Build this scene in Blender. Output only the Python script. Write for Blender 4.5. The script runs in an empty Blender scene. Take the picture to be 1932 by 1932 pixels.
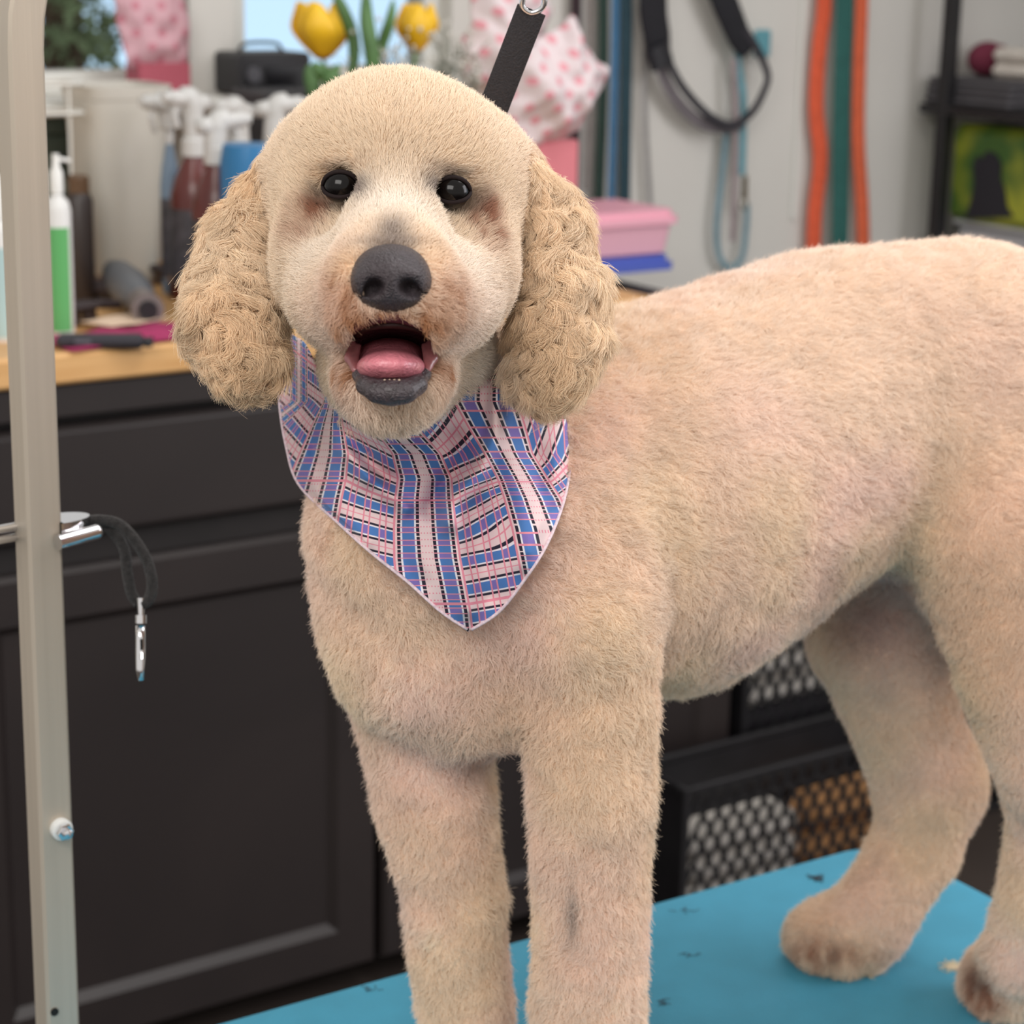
import bpy, math, random
import numpy as np
from mathutils import Vector, Matrix
from mathutils.bvhtree import BVHTree

SC = bpy.context.scene
COL = SC.collection

# ------------------------------------------------------------------ camera
FPX = 4000.0
ROLL, PITCH = math.radians(1.2), math.radians(15.0)
CAM = np.array([0.0, 0.0, 1.40])
FWD = np.array([0.0, math.cos(PITCH), -math.sin(PITCH)])
_U0 = np.array([0.0, math.sin(PITCH), math.cos(PITCH)])
_R0 = np.array([1.0, 0.0, 0.0])
RGT = math.cos(ROLL) * _R0 + math.sin(ROLL) * _U0
UPV = -math.sin(ROLL) * _R0 + math.cos(ROLL) * _U0
cam_data = bpy.data.cameras.new('camera')
cam_data.sensor_width = 36.0
cam_data.lens = FPX / 1932.0 * 36.0
cam_data.dof.use_dof = True
cam_data.dof.focus_distance = 1.20
cam_data.dof.aperture_fstop = 9.5
cam_data.clip_start = 0.05
cam = bpy.data.objects.new('camera', cam_data)
COL.objects.link(cam)
M4 = Matrix(((RGT[0], UPV[0], -FWD[0], CAM[0]), (RGT[1], UPV[1], -FWD[1], CAM[1]),
             (RGT[2], UPV[2], -FWD[2], CAM[2]), (0, 0, 0, 1)))
cam.matrix_world = M4
SC.camera = cam

# ------------------------------------------------------------------ exposure
vs = SC.view_settings
vs.view_transform = 'Standard'; vs.look = 'None'; vs.gamma = 1.0
vs.use_curve_mapping = False
vs.exposure = 0.20
SC.cycles.max_bounces = 8
SC.cycles.diffuse_bounces = 4
SC.cycles.glossy_bounces = 4
SC.cycles.transmission_bounces = 6
SC.cycles.transparent_max_bounces = 8
SC.cycles.caustics_reflective = False
SC.cycles.caustics_refractive = False
SC.cycles.sample_clamp_indirect = 4.0

# ------------------------------------------------------------------ sky
world = bpy.data.worlds.new('sky'); SC.world = world
world.use_nodes = True
wt = world.node_tree; wt.nodes.clear()
wo = wt.nodes.new('ShaderNodeOutputWorld'); wb = wt.nodes.new('ShaderNodeBackground')
tc = wt.nodes.new('ShaderNodeTexCoord'); sx = wt.nodes.new('ShaderNodeSeparateXYZ')
rp = wt.nodes.new('ShaderNodeValToRGB')
wt.links.new(tc.outputs['Generated'], sx.inputs[0])
mp_ = wt.nodes.new('ShaderNodeMapRange'); mp_.inputs[1].default_value = -1; mp_.inputs[2].default_value = 1
wt.links.new(sx.outputs['Z'], mp_.inputs[0]); wt.links.new(mp_.outputs[0], rp.inputs[0])
e_ = rp.color_ramp.elements
e_[0].position = 0.40; e_[0].color = (0.30, 0.27, 0.24, 1)
e_[1].position = 0.46; e_[1].color = (0.86, 1.22, 1.55, 1)
q_ = e_.new(0.52); q_.color = (0.80, 1.10, 1.42, 1)
q_ = e_.new(0.60); q_.color = (0.85, 0.84, 0.82, 1)
q_ = e_.new(1.0); q_.color = (0.95, 0.92, 0.88, 1)
# blue sky on the window side of the building, neutral fill light added on the other to keep reflections grey
my_ = wt.nodes.new('ShaderNodeMapRange'); my_.inputs[1].default_value = 0.15; my_.inputs[2].default_value = 0.55
wt.links.new(sx.outputs['Y'], my_.inputs[0])
mx_ = wt.nodes.new('ShaderNodeMix'); mx_.data_type = 'RGBA'; wt.links.new(my_.outputs[0], mx_.inputs[0])
r2_ = wt.nodes.new('ShaderNodeValToRGB'); f_ = r2_.color_ramp.elements
f_[0].position = 0.36; f_[0].color = (0.36, 0.32, 0.29, 1); f_[1].position = 0.47; f_[1].color = (1.02, 0.98, 0.93, 1)
wt.links.new(mp_.outputs[0], r2_.inputs[0]); wt.links.new(r2_.outputs[0], mx_.inputs[6]); wt.links.new(rp.outputs[0], mx_.inputs[7])
wt.links.new(mx_.outputs[2], wb.inputs[0]); wb.inputs[1].default_value = 0.66
wt.links.new(wb.outputs[0], wo.inputs[0])

def area_light(name, loc, target, sx_, sy_, power, color):
    l = bpy.data.lights.new(name, 'AREA'); l.shape = 'RECTANGLE'; l.size = sx_; l.size_y = sy_
    l.energy = power; l.color = color
    o = bpy.data.objects.new(name, l); COL.objects.link(o)
    o.location = loc
    o.rotation_euler = (Vector(target) - Vector(loc)).to_track_quat('-Z', 'Y').to_euler()
    return o
# ceiling fittings of the salon: over the front of the room, and over the table
area_light('ceiling_light_front', (-0.6, -0.6, 2.6), (0.0, 1.3, 0.9), 1.6, 1.0, 30, (1.0, 0.955, 0.91))
area_light('ceiling_light_table', (0.7, 1.9, 2.6), (0.35, 1.5, 0.8), 1.2, 0.8, 15, (1.0, 0.97, 0.95))
# daylight coming through the glazed shop front on the right
area_light('daylight_shop_front', (2.6, 1.6, 1.9), (0.2, 1.5, 1.0), 1.2, 1.6, 27, (0.96, 0.94, 1.0))

# ------------------------------------------------------------------ placing
def ray(px, py):
    return FWD + RGT * ((px - 966.0) / FPX) + UPV * ((966.0 - py) / FPX)
def at(px, py, d):
    """the point of the room seen in direction (px, py), d metres in front of the camera"""
    return CAM + ray(px, py) * d
def at_z(px, py, z):
    r = ray(px, py); return CAM + r * ((z - CAM[2]) / r[2])
def on_t(px, py, t):
    """point at pixel on the vertical plane across the counter direction; returns (s, z)"""
    r = ray(px, py)
    d = ((CO + E1 * t - CAM) @ E1) / (r @ E1)
    P = CAM + r * d
    return float((P - CO) @ E2), float(P[2])
def proj(P):
    v = np.asarray(P) - CAM
    d = v @ FWD
    return 966 + (v @ RGT) / d * FPX, 966 - (v @ UPV) / d * FPX, d

TZ = 0.60   # grooming table top height
FZ = -0.075  # floor
# frame of the counter and back wall
CA = math.radians(35.0)
E1 = np.array([math.cos(CA), math.sin(CA), 0.0]); E2 = np.array([-math.sin(CA), math.cos(CA), 0.0])
CO = np.array([-0.443, 2.595, 0.0]); CZ = 0.91
def W(t, s, z): return CO + E1 * t + E2 * s + np.array([0, 0, z])
def on_s(px, py, s):
    """point at pixel (px,py) on the vertical plane s behind the counter front; returns (t, z)"""
    r = ray(px, py); n = E2
    d = ((CO + E2 * s - CAM) @ n) / (r @ n)
    P = CAM + r * d
    return float((P - CO) @ E1), float(P[2])

# ------------------------------------------------------------------ node helpers
def s2l(c):
    return tuple((x / 12.92 if x <= 0.04045 else ((x + 0.055) / 1.055) ** 2.4) for x in c[:3])
def rgb(r, g, b): return s2l((r / 255, g / 255, b / 255))

def mat(name, color, rough=0.5, metal=0.0, noise=None, bump=None, emis=None, trans=0.0, sheen=0.0, coat=0.0, spec=0.5, alpha=1.0):
    """noise=(scale, amount, stretch xyz): colour mottling; bump=(scale, strength)"""
    m = bpy.data.materials.new(name); m.use_nodes = True
    nt = m.node_tree; b = nt.nodes['Principled BSDF']
    b.inputs['Base Color'].default_value = (*color, 1)
    b.inputs['Roughness'].default_value = rough; b.inputs['Metallic'].default_value = metal
    b.inputs['Transmission Weight'].default_value = trans
    b.inputs['Sheen Weight'].default_value = sheen; b.inputs['Coat Weight'].default_value = coat
    b.inputs['Specular IOR Level'].default_value = spec
    b.inputs['Alpha'].default_value = alpha
    if noise or bump:
        t = nt.nodes.new('ShaderNodeTexCoord'); mp = nt.nodes.new('ShaderNodeMapping')
        nt.links.new(t.outputs['Object'], mp.inputs[0])
        if noise and len(noise) > 2: mp.inputs['Scale'].default_value = noise[2]
    if noise:
        n = nt.nodes.new('ShaderNodeTexNoise'); n.inputs['Scale'].default_value = noise[0]; n.inputs['Detail'].default_value = 4
        nt.links.new(mp.outputs[0], n.inputs['Vector'])
        r = nt.nodes.new('ShaderNodeValToRGB')
        a = noise[1]
        r.color_ramp.elements[0].position = 0.3; r.color_ramp.elements[1].position = 0.7
        r.color_ramp.elements[0].color = (*[max(0, c * (1 - a)) for c in color], 1)
        r.color_ramp.elements[1].color = (*[min(1, c * (1 + a)) for c in color], 1)
        nt.links.new(n.outputs['Fac'], r.inputs[0]); nt.links.new(r.outputs[0], b.inputs['Base Color'])
    if bump:
        n2 = nt.nodes.new('ShaderNodeTexNoise'); n2.inputs['Scale'].default_value = bump[0]; n2.inputs['Detail'].default_value = 3
        nt.links.new(mp.outputs[0], n2.inputs['Vector'])
        bp = nt.nodes.new('ShaderNodeBump'); bp.inputs['Strength'].default_value = bump[1]; bp.inputs['Distance'].default_value = 0.002
        nt.links.new(n2.outputs['Fac'], bp.inputs['Height']); nt.links.new(bp.outputs[0], b.inputs['Normal'])
    if emis:
        b.inputs['Emission Color'].default_value = (*emis[0], 1); b.inputs['Emission Strength'].default_value = emis[1]
    return m

class X:
    """tiny expression builder over math nodes"""
    nt = None
    def __init__(s, v): s.v = v
    @staticmethod
    def op(o, *a):
        n = X.nt.nodes.new('ShaderNodeMath'); n.operation = o
        for i, q in enumerate(a):
            q = q.v if isinstance(q, X) else q
            if isinstance(q, (int, float)): n.inputs[i].default_value = q
            else: X.nt.links.new(q, n.inputs[i])
        return X(n.outputs[0])
    def __add__(s, o): return X.op('ADD', s, o)
    def __sub__(s, o): return X.op('SUBTRACT', s, o)
    def __rsub__(s, o): return X.op('SUBTRACT', o, s)
    def __mul__(s, o): return X.op('MULTIPLY', s, o)
    __radd__ = __add__; __rmul__ = __mul__
    def abs(s): return X.op('ABSOLUTE', s)
    def frac(s): return X.op('FRACT', s)
    def lt(s, o): return X.op('LESS_THAN', s, o)
    def gt(s, o): return X.op('GREATER_THAN', s, o)
def xmax(a, b): return X.op('MAXIMUM', a, b)
def xmin(a, b): return X.op('MINIMUM', a, b)
def xmix(f, a, b):
    """colour mix; a, b are sockets or colour triples"""
    n = X.nt.nodes.new('ShaderNodeMix'); n.data_type = 'RGBA'
    X.nt.links.new(f.v, n.inputs[0])
    for i, q in ((6, a), (7, b)):
        if isinstance(q, tuple): n.inputs[i].default_value = (*q, 1)
        else: X.nt.links.new(q, n.inputs[i])
    return n.outputs[2]

# ------------------------------------------------------------------ mesh helpers
class MB:
    """collects shapes into one mesh"""
    def __init__(s): s.v = []; s.f = []; s.m = []; s.cur = 0
    def add(s, vs_, fs):
        o = len(s.v); s.v += [tuple(map(float, p)) for p in vs_]
        s.f += [tuple(i + o for i in q) for q in fs]; s.m += [s.cur] * len(fs); return s
    def box(s, c, size, bev=0.0, rot=None):
        x, y, z = [q / 2 for q in size]
        b = min(bev, x * .9, y * .9, z * .9)
        if b <= 0:
            P = [(i * x, j * y, k * z) for k in (-1, 1) for j in (-1, 1) for i in (-1, 1)]
            Fc = [(0, 2, 3, 1), (4, 5, 7, 6), (0, 1, 5, 4), (2, 6, 7, 3), (0, 4, 6, 2), (1, 3, 7, 5)]
        else:
            P = []; idx = {}
            for k in (-1, 1):
                for j in (-1, 1):
                    for i in (-1, 1):
                        for a in range(3):
                            q = [i * (x - b), j * (y - b), k * (z - b)]
                            q[a] = (i * x, j * y, k * z)[a]
                            idx[(i, j, k, a)] = len(P); P.append(tuple(q))
            Fc = []
            for a in range(3):
                o1, o2 = [(1, 2), (2, 0), (0, 1)][a]
                for sgn in (-1, 1):
                    def K(u, v, aa=a):
                        t = [0, 0, 0]; t[a] = sgn; t[o1] = u; t[o2] = v
                        return idx[(*t, aa)]
                    q = (K(-1, -1), K(1, -1), K(1, 1), K(-1, 1))
                    Fc.append(q if sgn > 0 else q[::-1])
            for a in range(3):
                o1, o2 = [(1, 2), (2, 0), (0, 1)][a]
                for u in (-1, 1):
                    for v in (-1, 1):
                        def K(w, aa):
                            t = [0, 0, 0]; t[a] = w; t[o1] = u; t[o2] = v
                            return idx[(*t, aa)]
                        q = (K(-1, o1), K(1, o1), K(1, o2), K(-1, o2))
                        Fc.append(q if u * v < 0 else q[::-1])
            for i in (-1, 1):
                for j in (-1, 1):
                    for k in (-1, 1):
                        q = (idx[(i, j, k, 0)], idx[(i, j, k, 1)], idx[(i, j, k, 2)])
                        Fc.append(q if i * j * k > 0 else q[::-1])
        R_ = Matrix.Rotation(rot[0], 3, rot[1]) if rot else Matrix.Identity(3)
        P = [R_ @ Vector(p) + Vector(c) for p in P]
        return s.add(P, Fc)
    def lathe(s, prof, c=(0, 0, 0), n=32, M=None, sq=None):
        """prof: [(r, z)]; M: 3x3; sq: superellipse squareness"""
        P = []; Fc = []
        for (r, z) in prof:
            for k in range(n):
                a = 2 * math.pi * k / n
                ca, sa = math.cos(a), math.sin(a)
                if sq:
                    e = sq; d = (abs(ca) ** e + abs(sa) ** e) ** (-1 / e); ca *= d; sa *= d
                q = Vector((r * ca, r * sa, z))
                if M: q = M @ q
                P.append(q + Vector(c))
        for i in range(len(prof) - 1):
            for k in range(n):
                k2 = (k + 1) % n
                Fc.append((i * n + k, i * n + k2, (i + 1) * n + k2, (i + 1) * n + k))
        if prof[0][0] > 1e-6: Fc.append(tuple(range(n))[::-1])
        if prof[-1][0] > 1e-6: Fc.append(tuple((len(prof) - 1) * n + k for k in range(n)))
        return s.add(P, Fc)
    def tube(s, pts, r, n=12, flat=1.0, up=(0, 0, 1), closed=False, sq=None):
        """sweep along pts; r number or list; flat scales the 'up-ish' axis"""
        pts = [Vector(p) for p in pts]; m = len(pts)
        rr = r if isinstance(r, (list, tuple)) else [r] * m
        P = []; Fc = []
        nrm = Vector(up)
        for i, p in enumerate(pts):
            if closed: t = pts[(i + 1) % m] - pts[i - 1]
            else: t = pts[min(i + 1, m - 1)] - pts[max(i - 1, 0)]
            t.normalize()
            nrm = nrm - t * nrm.dot(t)
            if nrm.length < 1e-5: nrm = t.orthogonal()
            nrm.normalize(); b = t.cross(nrm)
            for k in range(n):
                a = 2 * math.pi * (k + .5) / n
                ca, sa = math.cos(a), math.sin(a)
                if sq:
                    d = (abs(ca) ** sq + abs(sa) ** sq) ** (-1 / sq); ca *= d; sa *= d
                P.append(p + nrm * (rr[i] * flat * ca) + b * (rr[i] * sa))
        for i in range(m if closed else m - 1):
            j = (i + 1) % m
            for k in range(n):
                k2 = (k + 1) % n
                Fc.append((i * n + k, i * n + k2, j * n + k2, j * n + k))
        if not closed:
            Fc.append(tuple(range(n))[::-1]); Fc.append(tuple((m - 1) * n + k for k in range(n)))
        return s.add(P, Fc)
    def sphere(s, c, r, n=16, sc=(1, 1, 1)):
        prof = [(max(0.0, math.sin(math.pi * i / n)) , -math.cos(math.pi * i / n)) for i in range(n + 1)]
        prof[0] = (1e-7, -1); prof[-1] = (1e-7, 1)
        o = len(s.v); s.lathe([(a * r, b * r) for a, b in prof], (0, 0, 0), n * 2)
        for i in range(o, len(s.v)):
            p = s.v[i]; s.v[i] = (p[0] * sc[0] + c[0], p[1] * sc[1] + c[1], p[2] * sc[2] + c[2])
        return s
    def prism(s, poly, y0, y1, plane='xz'):
        """extrude polygon (in xz) along y"""
        n = len(poly)
        P = [(a, y0, b) for a, b in poly] + [(a, y1, b) for a, b in poly]
        if plane == 'xy': P = [(a, b, y0) for a, b in poly] + [(a, b, y1) for a, b in poly]
        Fc = [tuple(range(n)), tuple(range(2 * n - 1, n - 1, -1))]
        for i in range(n):
            j = (i + 1) % n; Fc.append((i, i + n, j + n, j))
        return s.add(P, Fc)
    def build(s, name, m, parent=None, loc=None, rz=0.0, smooth=35, mats=None, fixn=True):
        me = bpy.data.meshes.new(name); me.from_pydata(s.v, [], s.f)
        if fixn:
            import bmesh
            bm = bmesh.new(); bm.from_mesh(me); bmesh.ops.recalc_face_normals(bm, faces=bm.faces); bm.to_mesh(me); bm.free()
        for q in (mats or [m]): me.materials.append(q)
        if mats: me.polygons.foreach_set('material_index', s.m)
        if smooth:
            me.shade_smooth() if smooth >= 180 else me.set_sharp_from_angle(angle=math.radians(smooth))
        me.update()
        o = bpy.data.objects.new(name, me); COL.objects.link(o)
        if parent: o.parent = parent
        if loc is not None: o.location = tuple(map(float, loc))
        o.rotation_euler = (0, 0, rz)
        return o

def tag(o, label=None, cat=None, group=None, kind=None):
    if label: o['label'] = label
    if cat: o['category'] = cat
    if group: o['group'] = group
    if kind: o['kind'] = kind
    return o
def empty(name, loc, rz=0.0, label=None, cat=None, group=None):
    o = bpy.data.objects.new(name, None); COL.objects.link(o); o.empty_display_size = .05
    o.location = tuple(map(float, loc)); o.rotation_euler = (0, 0, rz)
    return tag(o, label, cat, group)
def copy_tree(o, parent=None):
    c = o.copy(); COL.objects.link(c); c.parent = parent
    for ch in [q for q in bpy.data.objects if q.parent is o]: copy_tree(ch, c)
    return c
def smooth_path(pts, n=8, closed=False):
    pts = [np.array(p, float) for p in pts]; m = len(pts); out = []
    rng = range(m if closed else m - 1)
    for i in rng:
        p1, p2 = pts[i], pts[(i + 1) % m]
        p0 = pts[i - 1] if (closed or i > 0) else 2 * p1 - p2
        p3 = pts[(i + 2) % m] if (closed or i + 2 < m) else 2 * p2 - p1
        for k in range(n):
            t = k / n
            out.append(0.5 * ((2 * p1) + (-p0 + p2) * t + (2 * p0 - 5 * p1 + 4 * p2 - p3) * t * t + (-p0 + 3 * p1 - 3 * p2 + p3) * t ** 3))
    if not closed: out.append(pts[-1])
    return out

def polyline(pts, n):
    P = np.array(smooth_path([(x, y, 0) for x, y in pts], 12))[:, :2]
    d = np.r_[0, np.cumsum(np.linalg.norm(np.diff(P, axis=0), axis=1))]; d /= d[-1]
    s = np.linspace(0, 1, n)
    return np.stack([np.interp(s, d, P[:, 0]), np.interp(s, d, P[:, 1])], 1)

# ------------------------------------------------------------------ distance-field modelling
def smin(a, b, k):
    h = np.clip(0.5 + 0.5 * (b - a) / k, 0, 1)
    return b + (a - b) * h - k * h * (1 - h)
class Field:
    def __init__(s): s.ops = []
    def cone(s, a, b, ra, rb, k=0.02, cut=False):
        s.ops.append(('c', np.array(a, float), np.array(b, float), ra, rb, k, cut)); return s
    def ell(s, c, rad, k=0.02, cut=False, A=None):
        s.ops.append(('e', np.array(c, float), np.array(A if A is not None else [RGT, UPV, -FWD], float), np.array(rad, float), None, k, cut)); return s
    @staticmethod
    def dist(o, P):
        if o[0] == 'g':
            D = None
            for q in o[1]:
                d = Field.dist(q, P); D = d if D is None else smin(D, d, 0.004)
            return D
        if o[0] == 'c':
            _, a, b, ra, rb, k, cut = o
            ba = b - a; L = float(ba @ ba) + 1e-12
            pa = P - a.astype(P.dtype)
            h = np.clip((pa @ ba.astype(P.dtype)) / L, 0, 1)
            q = pa - h[..., None] * ba.astype(P.dtype)
            return np.sqrt((q * q).sum(-1)) - (ra + (rb - ra) * h)
        _, c, A, r, _, k, cut = o
        q = (P - c.astype(P.dtype)) @ A.T.astype(P.dtype)
        k0 = np.sqrt(((q / r.astype(P.dtype)) ** 2).sum(-1)); k1 = np.sqrt(((q / (r * r).astype(P.dtype)) ** 2).sum(-1)) + 1e-9
        return k0 * (k0 - 1) / k1
    def bbox(s, o):
        if o[0] == 'g':
            b = [s.bbox(q) for q in o[1]]; return np.min([q[0] for q in b], 0), np.max([q[1] for q in b], 0)
        if o[0] == 'c':
            r = max(o[3], o[4]); return np.minimum(o[1], o[2]) - r, np.maximum(o[1], o[2]) + r
        e = np.sqrt(((o[2] * o[3][:, None]) ** 2).sum(0)); return o[1] - e, o[1] + e
    def eval(s, P):
        D = np.full(P.shape[:-1], 0.06, P.dtype)
        for o in s.ops:
            d = s.dist(o, P)
            D = smin(D, d, o[5]) if not o[6] else -smin(-D, d, o[5])
        return D
    def mesh(s, res, pad=0.008):
        lo = np.min([s.bbox(o)[0] for o in s.ops if not o[6]], 0) - pad; hi = np.max([s.bbox(o)[1] for o in s.ops if not o[6]], 0) + pad
        n = np.ceil((hi - lo) / res).astype(int) + 1
        D = np.full(tuple(n), 0.06, np.float32)
        ax = [(lo[i] + res * np.arange(n[i])).astype(np.float32) for i in range(3)]
        for o in s.ops:
            bl, bh = s.bbox(o); m = 0.012 + o[5]
            i0 = np.clip(np.floor((bl - m - lo) / res).astype(int), 0, n); i1 = np.clip(np.ceil((bh + m - lo) / res).astype(int) + 1, 0, n)
            if (i1 <= i0).any(): continue
            sl = tuple(slice(i0[q], i1[q]) for q in range(3))
            G = np.stack(np.meshgrid(*[ax[q][sl[q]] for q in range(3)], indexing='ij'), -1)
            d = s.dist(o, G)
            D[sl] = smin(D[sl], d, o[5]) if not o[6] else -smin(-D[sl], d, o[5])
        return surface_nets(D, lo, res)
def surface_nets(D, lo, res):
    S = D < 0
    nx, ny, nz = D.shape
    c = np.zeros((nx - 1, ny - 1, nz - 1), np.int8)
    for i in (0, 1):
        for j in (0, 1):
            for k in (0, 1): c += S[i:nx - 1 + i, j:ny - 1 + j, k:nz - 1 + k]
    act = (c > 0) & (c < 8)
    I = np.argwhere(act); idx = np.full(act.shape, -1, np.int32); idx[act] = np.arange(len(I))
    acc = np.zeros((len(I), 3)); cnt = np.zeros(len(I))
    cor = [(i, j, k) for i in (0, 1) for j in (0, 1) for k in (0, 1)]
    val = {q: D[I[:, 0] + q[0], I[:, 1] + q[1], I[:, 2] + q[2]] for q in cor}
    for a in cor:
        for ax in range(3):
            if a[ax]: continue
            b = list(a); b[ax] = 1; b = tuple(b)
            va, vb = val[a], val[b]; m = (va < 0) != (vb < 0)
            t = va[m] / (va[m] - vb[m])
            p = np.tile(np.array(a, float), (m.sum(), 1)); p[:, ax] = t
            acc[m] += p; cnt[m] += 1
    V = lo + (I + acc / cnt[:, None]) * res
    Fs = []
    for ax in range(3):
        u, v = (ax + 1) % 3, (ax + 2) % 3
        sl0 = [slice(None)] * 3; sl1 = [slice(None)] * 3
        sl0[ax] = slice(0, -1); sl1[ax] = slice(1, None)
        A_, B_ = S[tuple(sl0)], S[tuple(sl1)]
        E = np.argwhere(A_ != B_)
        ok = (E[:, u] > 0) & (E[:, v] > 0) & (E[:, u] < D.shape[u] - 1) & (E[:, v] < D.shape[v] - 1); E = E[ok]
        fl = A_[E[:, 0], E[:, 1], E[:, 2]]
        def cell(du, dv):
            q = E.copy(); q[:, u] -= du; q[:, v] -= dv
            return idx[q[:, 0], q[:, 1], q[:, 2]]
        Q = np.stack([cell(1, 1), cell(0, 1), cell(0, 0), cell(1, 0)], 1)
        Q[~fl] = Q[~fl][:, ::-1]
        Fs.append(Q)
    return V, np.concatenate(Fs)
def np_mesh(name, V, Fq, m, parent=None, smooth=True):
    me = bpy.data.meshes.new(name)
    me.vertices.add(len(V)); me.vertices.foreach_set('co', np.asarray(V, np.float32).ravel())
    k = Fq.shape[1]
    me.loops.add(Fq.size); me.loops.foreach_set('vertex_index', Fq.astype(np.int32).ravel())
    me.polygons.add(len(Fq)); me.polygons.foreach_set('loop_start', np.arange(0, Fq.size, k, dtype=np.int32))
    me.polygons.foreach_set('loop_total', np.full(len(Fq), k, np.int32))
    me.update(); me.validate()
    me.materials.append(m)
    if smooth: me.shade_smooth()
    o = bpy.data.objects.new(name, me); COL.objects.link(o); o.parent = parent
    return o

# ------------------------------------------------------------------ noise
def _hash(i, j, k, s):
    h = (i * 374761393 + j * 668265263 + k * 2147483647 + s * 974634777) & 0xffffffff
    h = ((h ^ (h >> 13)) * 1274126177) & 0xffffffff
    h = ((h ^ (h >> 16)) * 2246822519) & 0xffffffff
    return ((h ^ (h >> 15)) & 0xffffff) / float(0xffffff)
def vnoise(P, freq, seed=0):
    q = P * freq + 1000.0
    i = np.floor(q).astype(np.int64); f = q - i; f = f * f * (3 - 2 * f)
    out = 0
    for a in (0, 1):
        for b in (0, 1):
            for c in (0, 1):
                w = (f[:, 0] if a else 1 - f[:, 0]) * (f[:, 1] if b else 1 - f[:, 1]) * (f[:, 2] if c else 1 - f[:, 2])
                out = out + w * _hash(i[:, 0] + a, i[:, 1] + b, i[:, 2] + c, seed)
    return out * 2 - 1
def clump_centre(P, cell, seed=0):
    """nearest jittered lattice point and its index hash"""
    best = np.full(len(P), 1e9); C_ = np.zeros_like(P); H = np.zeros(len(P))
    base = np.floor(P / cell).astype(np.int64) + 5000
    for a in (-1, 0, 1):
        for b in (-1, 0, 1):
            for c in (-1, 0, 1):
                i, j, k = base[:, 0] + a, base[:, 1] + b, base[:, 2] + c
                q = np.stack([(i - 5000 + _hash(i, j, k, seed)), (j - 5000 + _hash(i, j, k, seed + 1)), (k - 5000 + _hash(i, j, k, seed + 2))], 1) * cell
                d = ((q - P) ** 2).sum(1); m = d < best
                best[m] = d[m]; C_[m] = q[m]; H[m] = _hash(i, j, k, seed + 3)[m]
    return C_, H
# ================================================================== room shell
wall_m = mat('painted wall', rgb(214, 212, 206), .85, noise=(3, .03), bump=(180, .12))
white_m = mat('window frame paint', rgb(222, 222, 216), .5, noise=(5, .02))
ceil_m = mat('ceiling paint', rgb(232, 230, 224), .9, noise=(6, .02))
floor_m = mat('floor vinyl', rgb(62, 54, 50), .5, noise=(4, .15), bump=(40, .1))
WS = 0.66        # wall plane behind counter front
def WB(mb, t0, t1, s0, s1, z0, z1, bev=0.0):
    """box in counter coordinates, in the frame of an object placed at CO and turned by CA"""
    return mb.box(((t0 + t1) / 2, (s0 + s1) / 2, (z0 + z1) / 2), (abs(t1 - t0), abs(s1 - s0), abs(z1 - z0)), bev)
ta_, _ = on_s(357, 60, WS); tb_, _ = on_s(443, 60, WS); tc_, _ = on_s(852, 60, WS)
SILL = 1.165
wm = MB()
TSH = on_s(1775, 200, .57)[0]      # left plane of the shelf unit
T0, T1, ZT = -2.2, TSH + .44, 2.7
WB(wm, T0, T1, WS, WS + .12, FZ, SILL)
WB(wm, T0, T1, WS, WS + .12, 2.15, ZT)
WB(wm, T0, -1.1, WS, WS + .12, SILL, 2.15)
WB(wm, ta_, tb_, WS, WS + .12, SILL, 2.15)
WB(wm, tc_, T1, WS, WS + .12, SILL, 2.15)
tag(wm.build('wall_back', wall_m, loc=CO, rz=CA, smooth=0), kind='structure')
glass_m = mat('window glass', (1, 1, 1), .0, trans=1.0, spec=.2)
glass_m.node_tree.nodes['Principled BSDF'].inputs['IOR'].default_value = 1.02
def window(nm, a, b):
    f = MB(); w = .035
    WB(f, a, b, WS + .03, WS + .09, SILL, SILL + w, .004); WB(f, a, b, WS + .03, WS + .09, 2.15 - w, 2.15, .004)
    WB(f, a, a + w, WS + .03, WS + .09, SILL + w, 2.15 - w, .004); WB(f, b - w, b, WS + .03, WS + .09, SILL + w, 2.15 - w, .004)
    o = tag(f.build(nm, white_m, loc=CO, rz=CA, smooth=0), kind='structure')
    g = MB(); WB(g, a + w, b - w, WS + .056, WS + .06, SILL + w, 2.15 - w)
    g.build('window_pane', glass_m, o, smooth=0)
    s = MB(); WB(s, a - .03, b + .03, WS - .10, WS + .03, SILL - .022, SILL, .006)
    s.build('window_sill', white_m, o, smooth=0)
window('window_1', -1.1, ta_); window('window_2', tb_, tc_)
fl = MB(); fl.box((0.2, 1.4, FZ - .02), (6.0, 6.4, .04)); tag(fl.build('floor', floor_m, smooth=0), kind='structure')
# wall returning behind the shelf on the right
wr = MB(); WB(wr, T1, T1 + .12, -1.4, WS + .12, FZ, ZT)
tag(wr.build('wall_right', wall_m, loc=CO, rz=CA, smooth=0), kind='structure')
bb = MB(); WB(bb, 1.0, T1 - .002, WS - .014, WS - .0005, FZ, FZ + .09, .004)
tag(bb.build('baseboard_back', white_m, loc=CO, rz=CA, smooth=0), kind='structure')
tr = MB(); tt, _ = on_s(1505, 200, WS)
WB(tr, tt - .006, tt + .006, WS - .006, WS - .0005, 0.9, ZT, .002)
tag(tr.build('trim_1', white_m, loc=CO, rz=CA, smooth=0), kind='structure')

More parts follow.
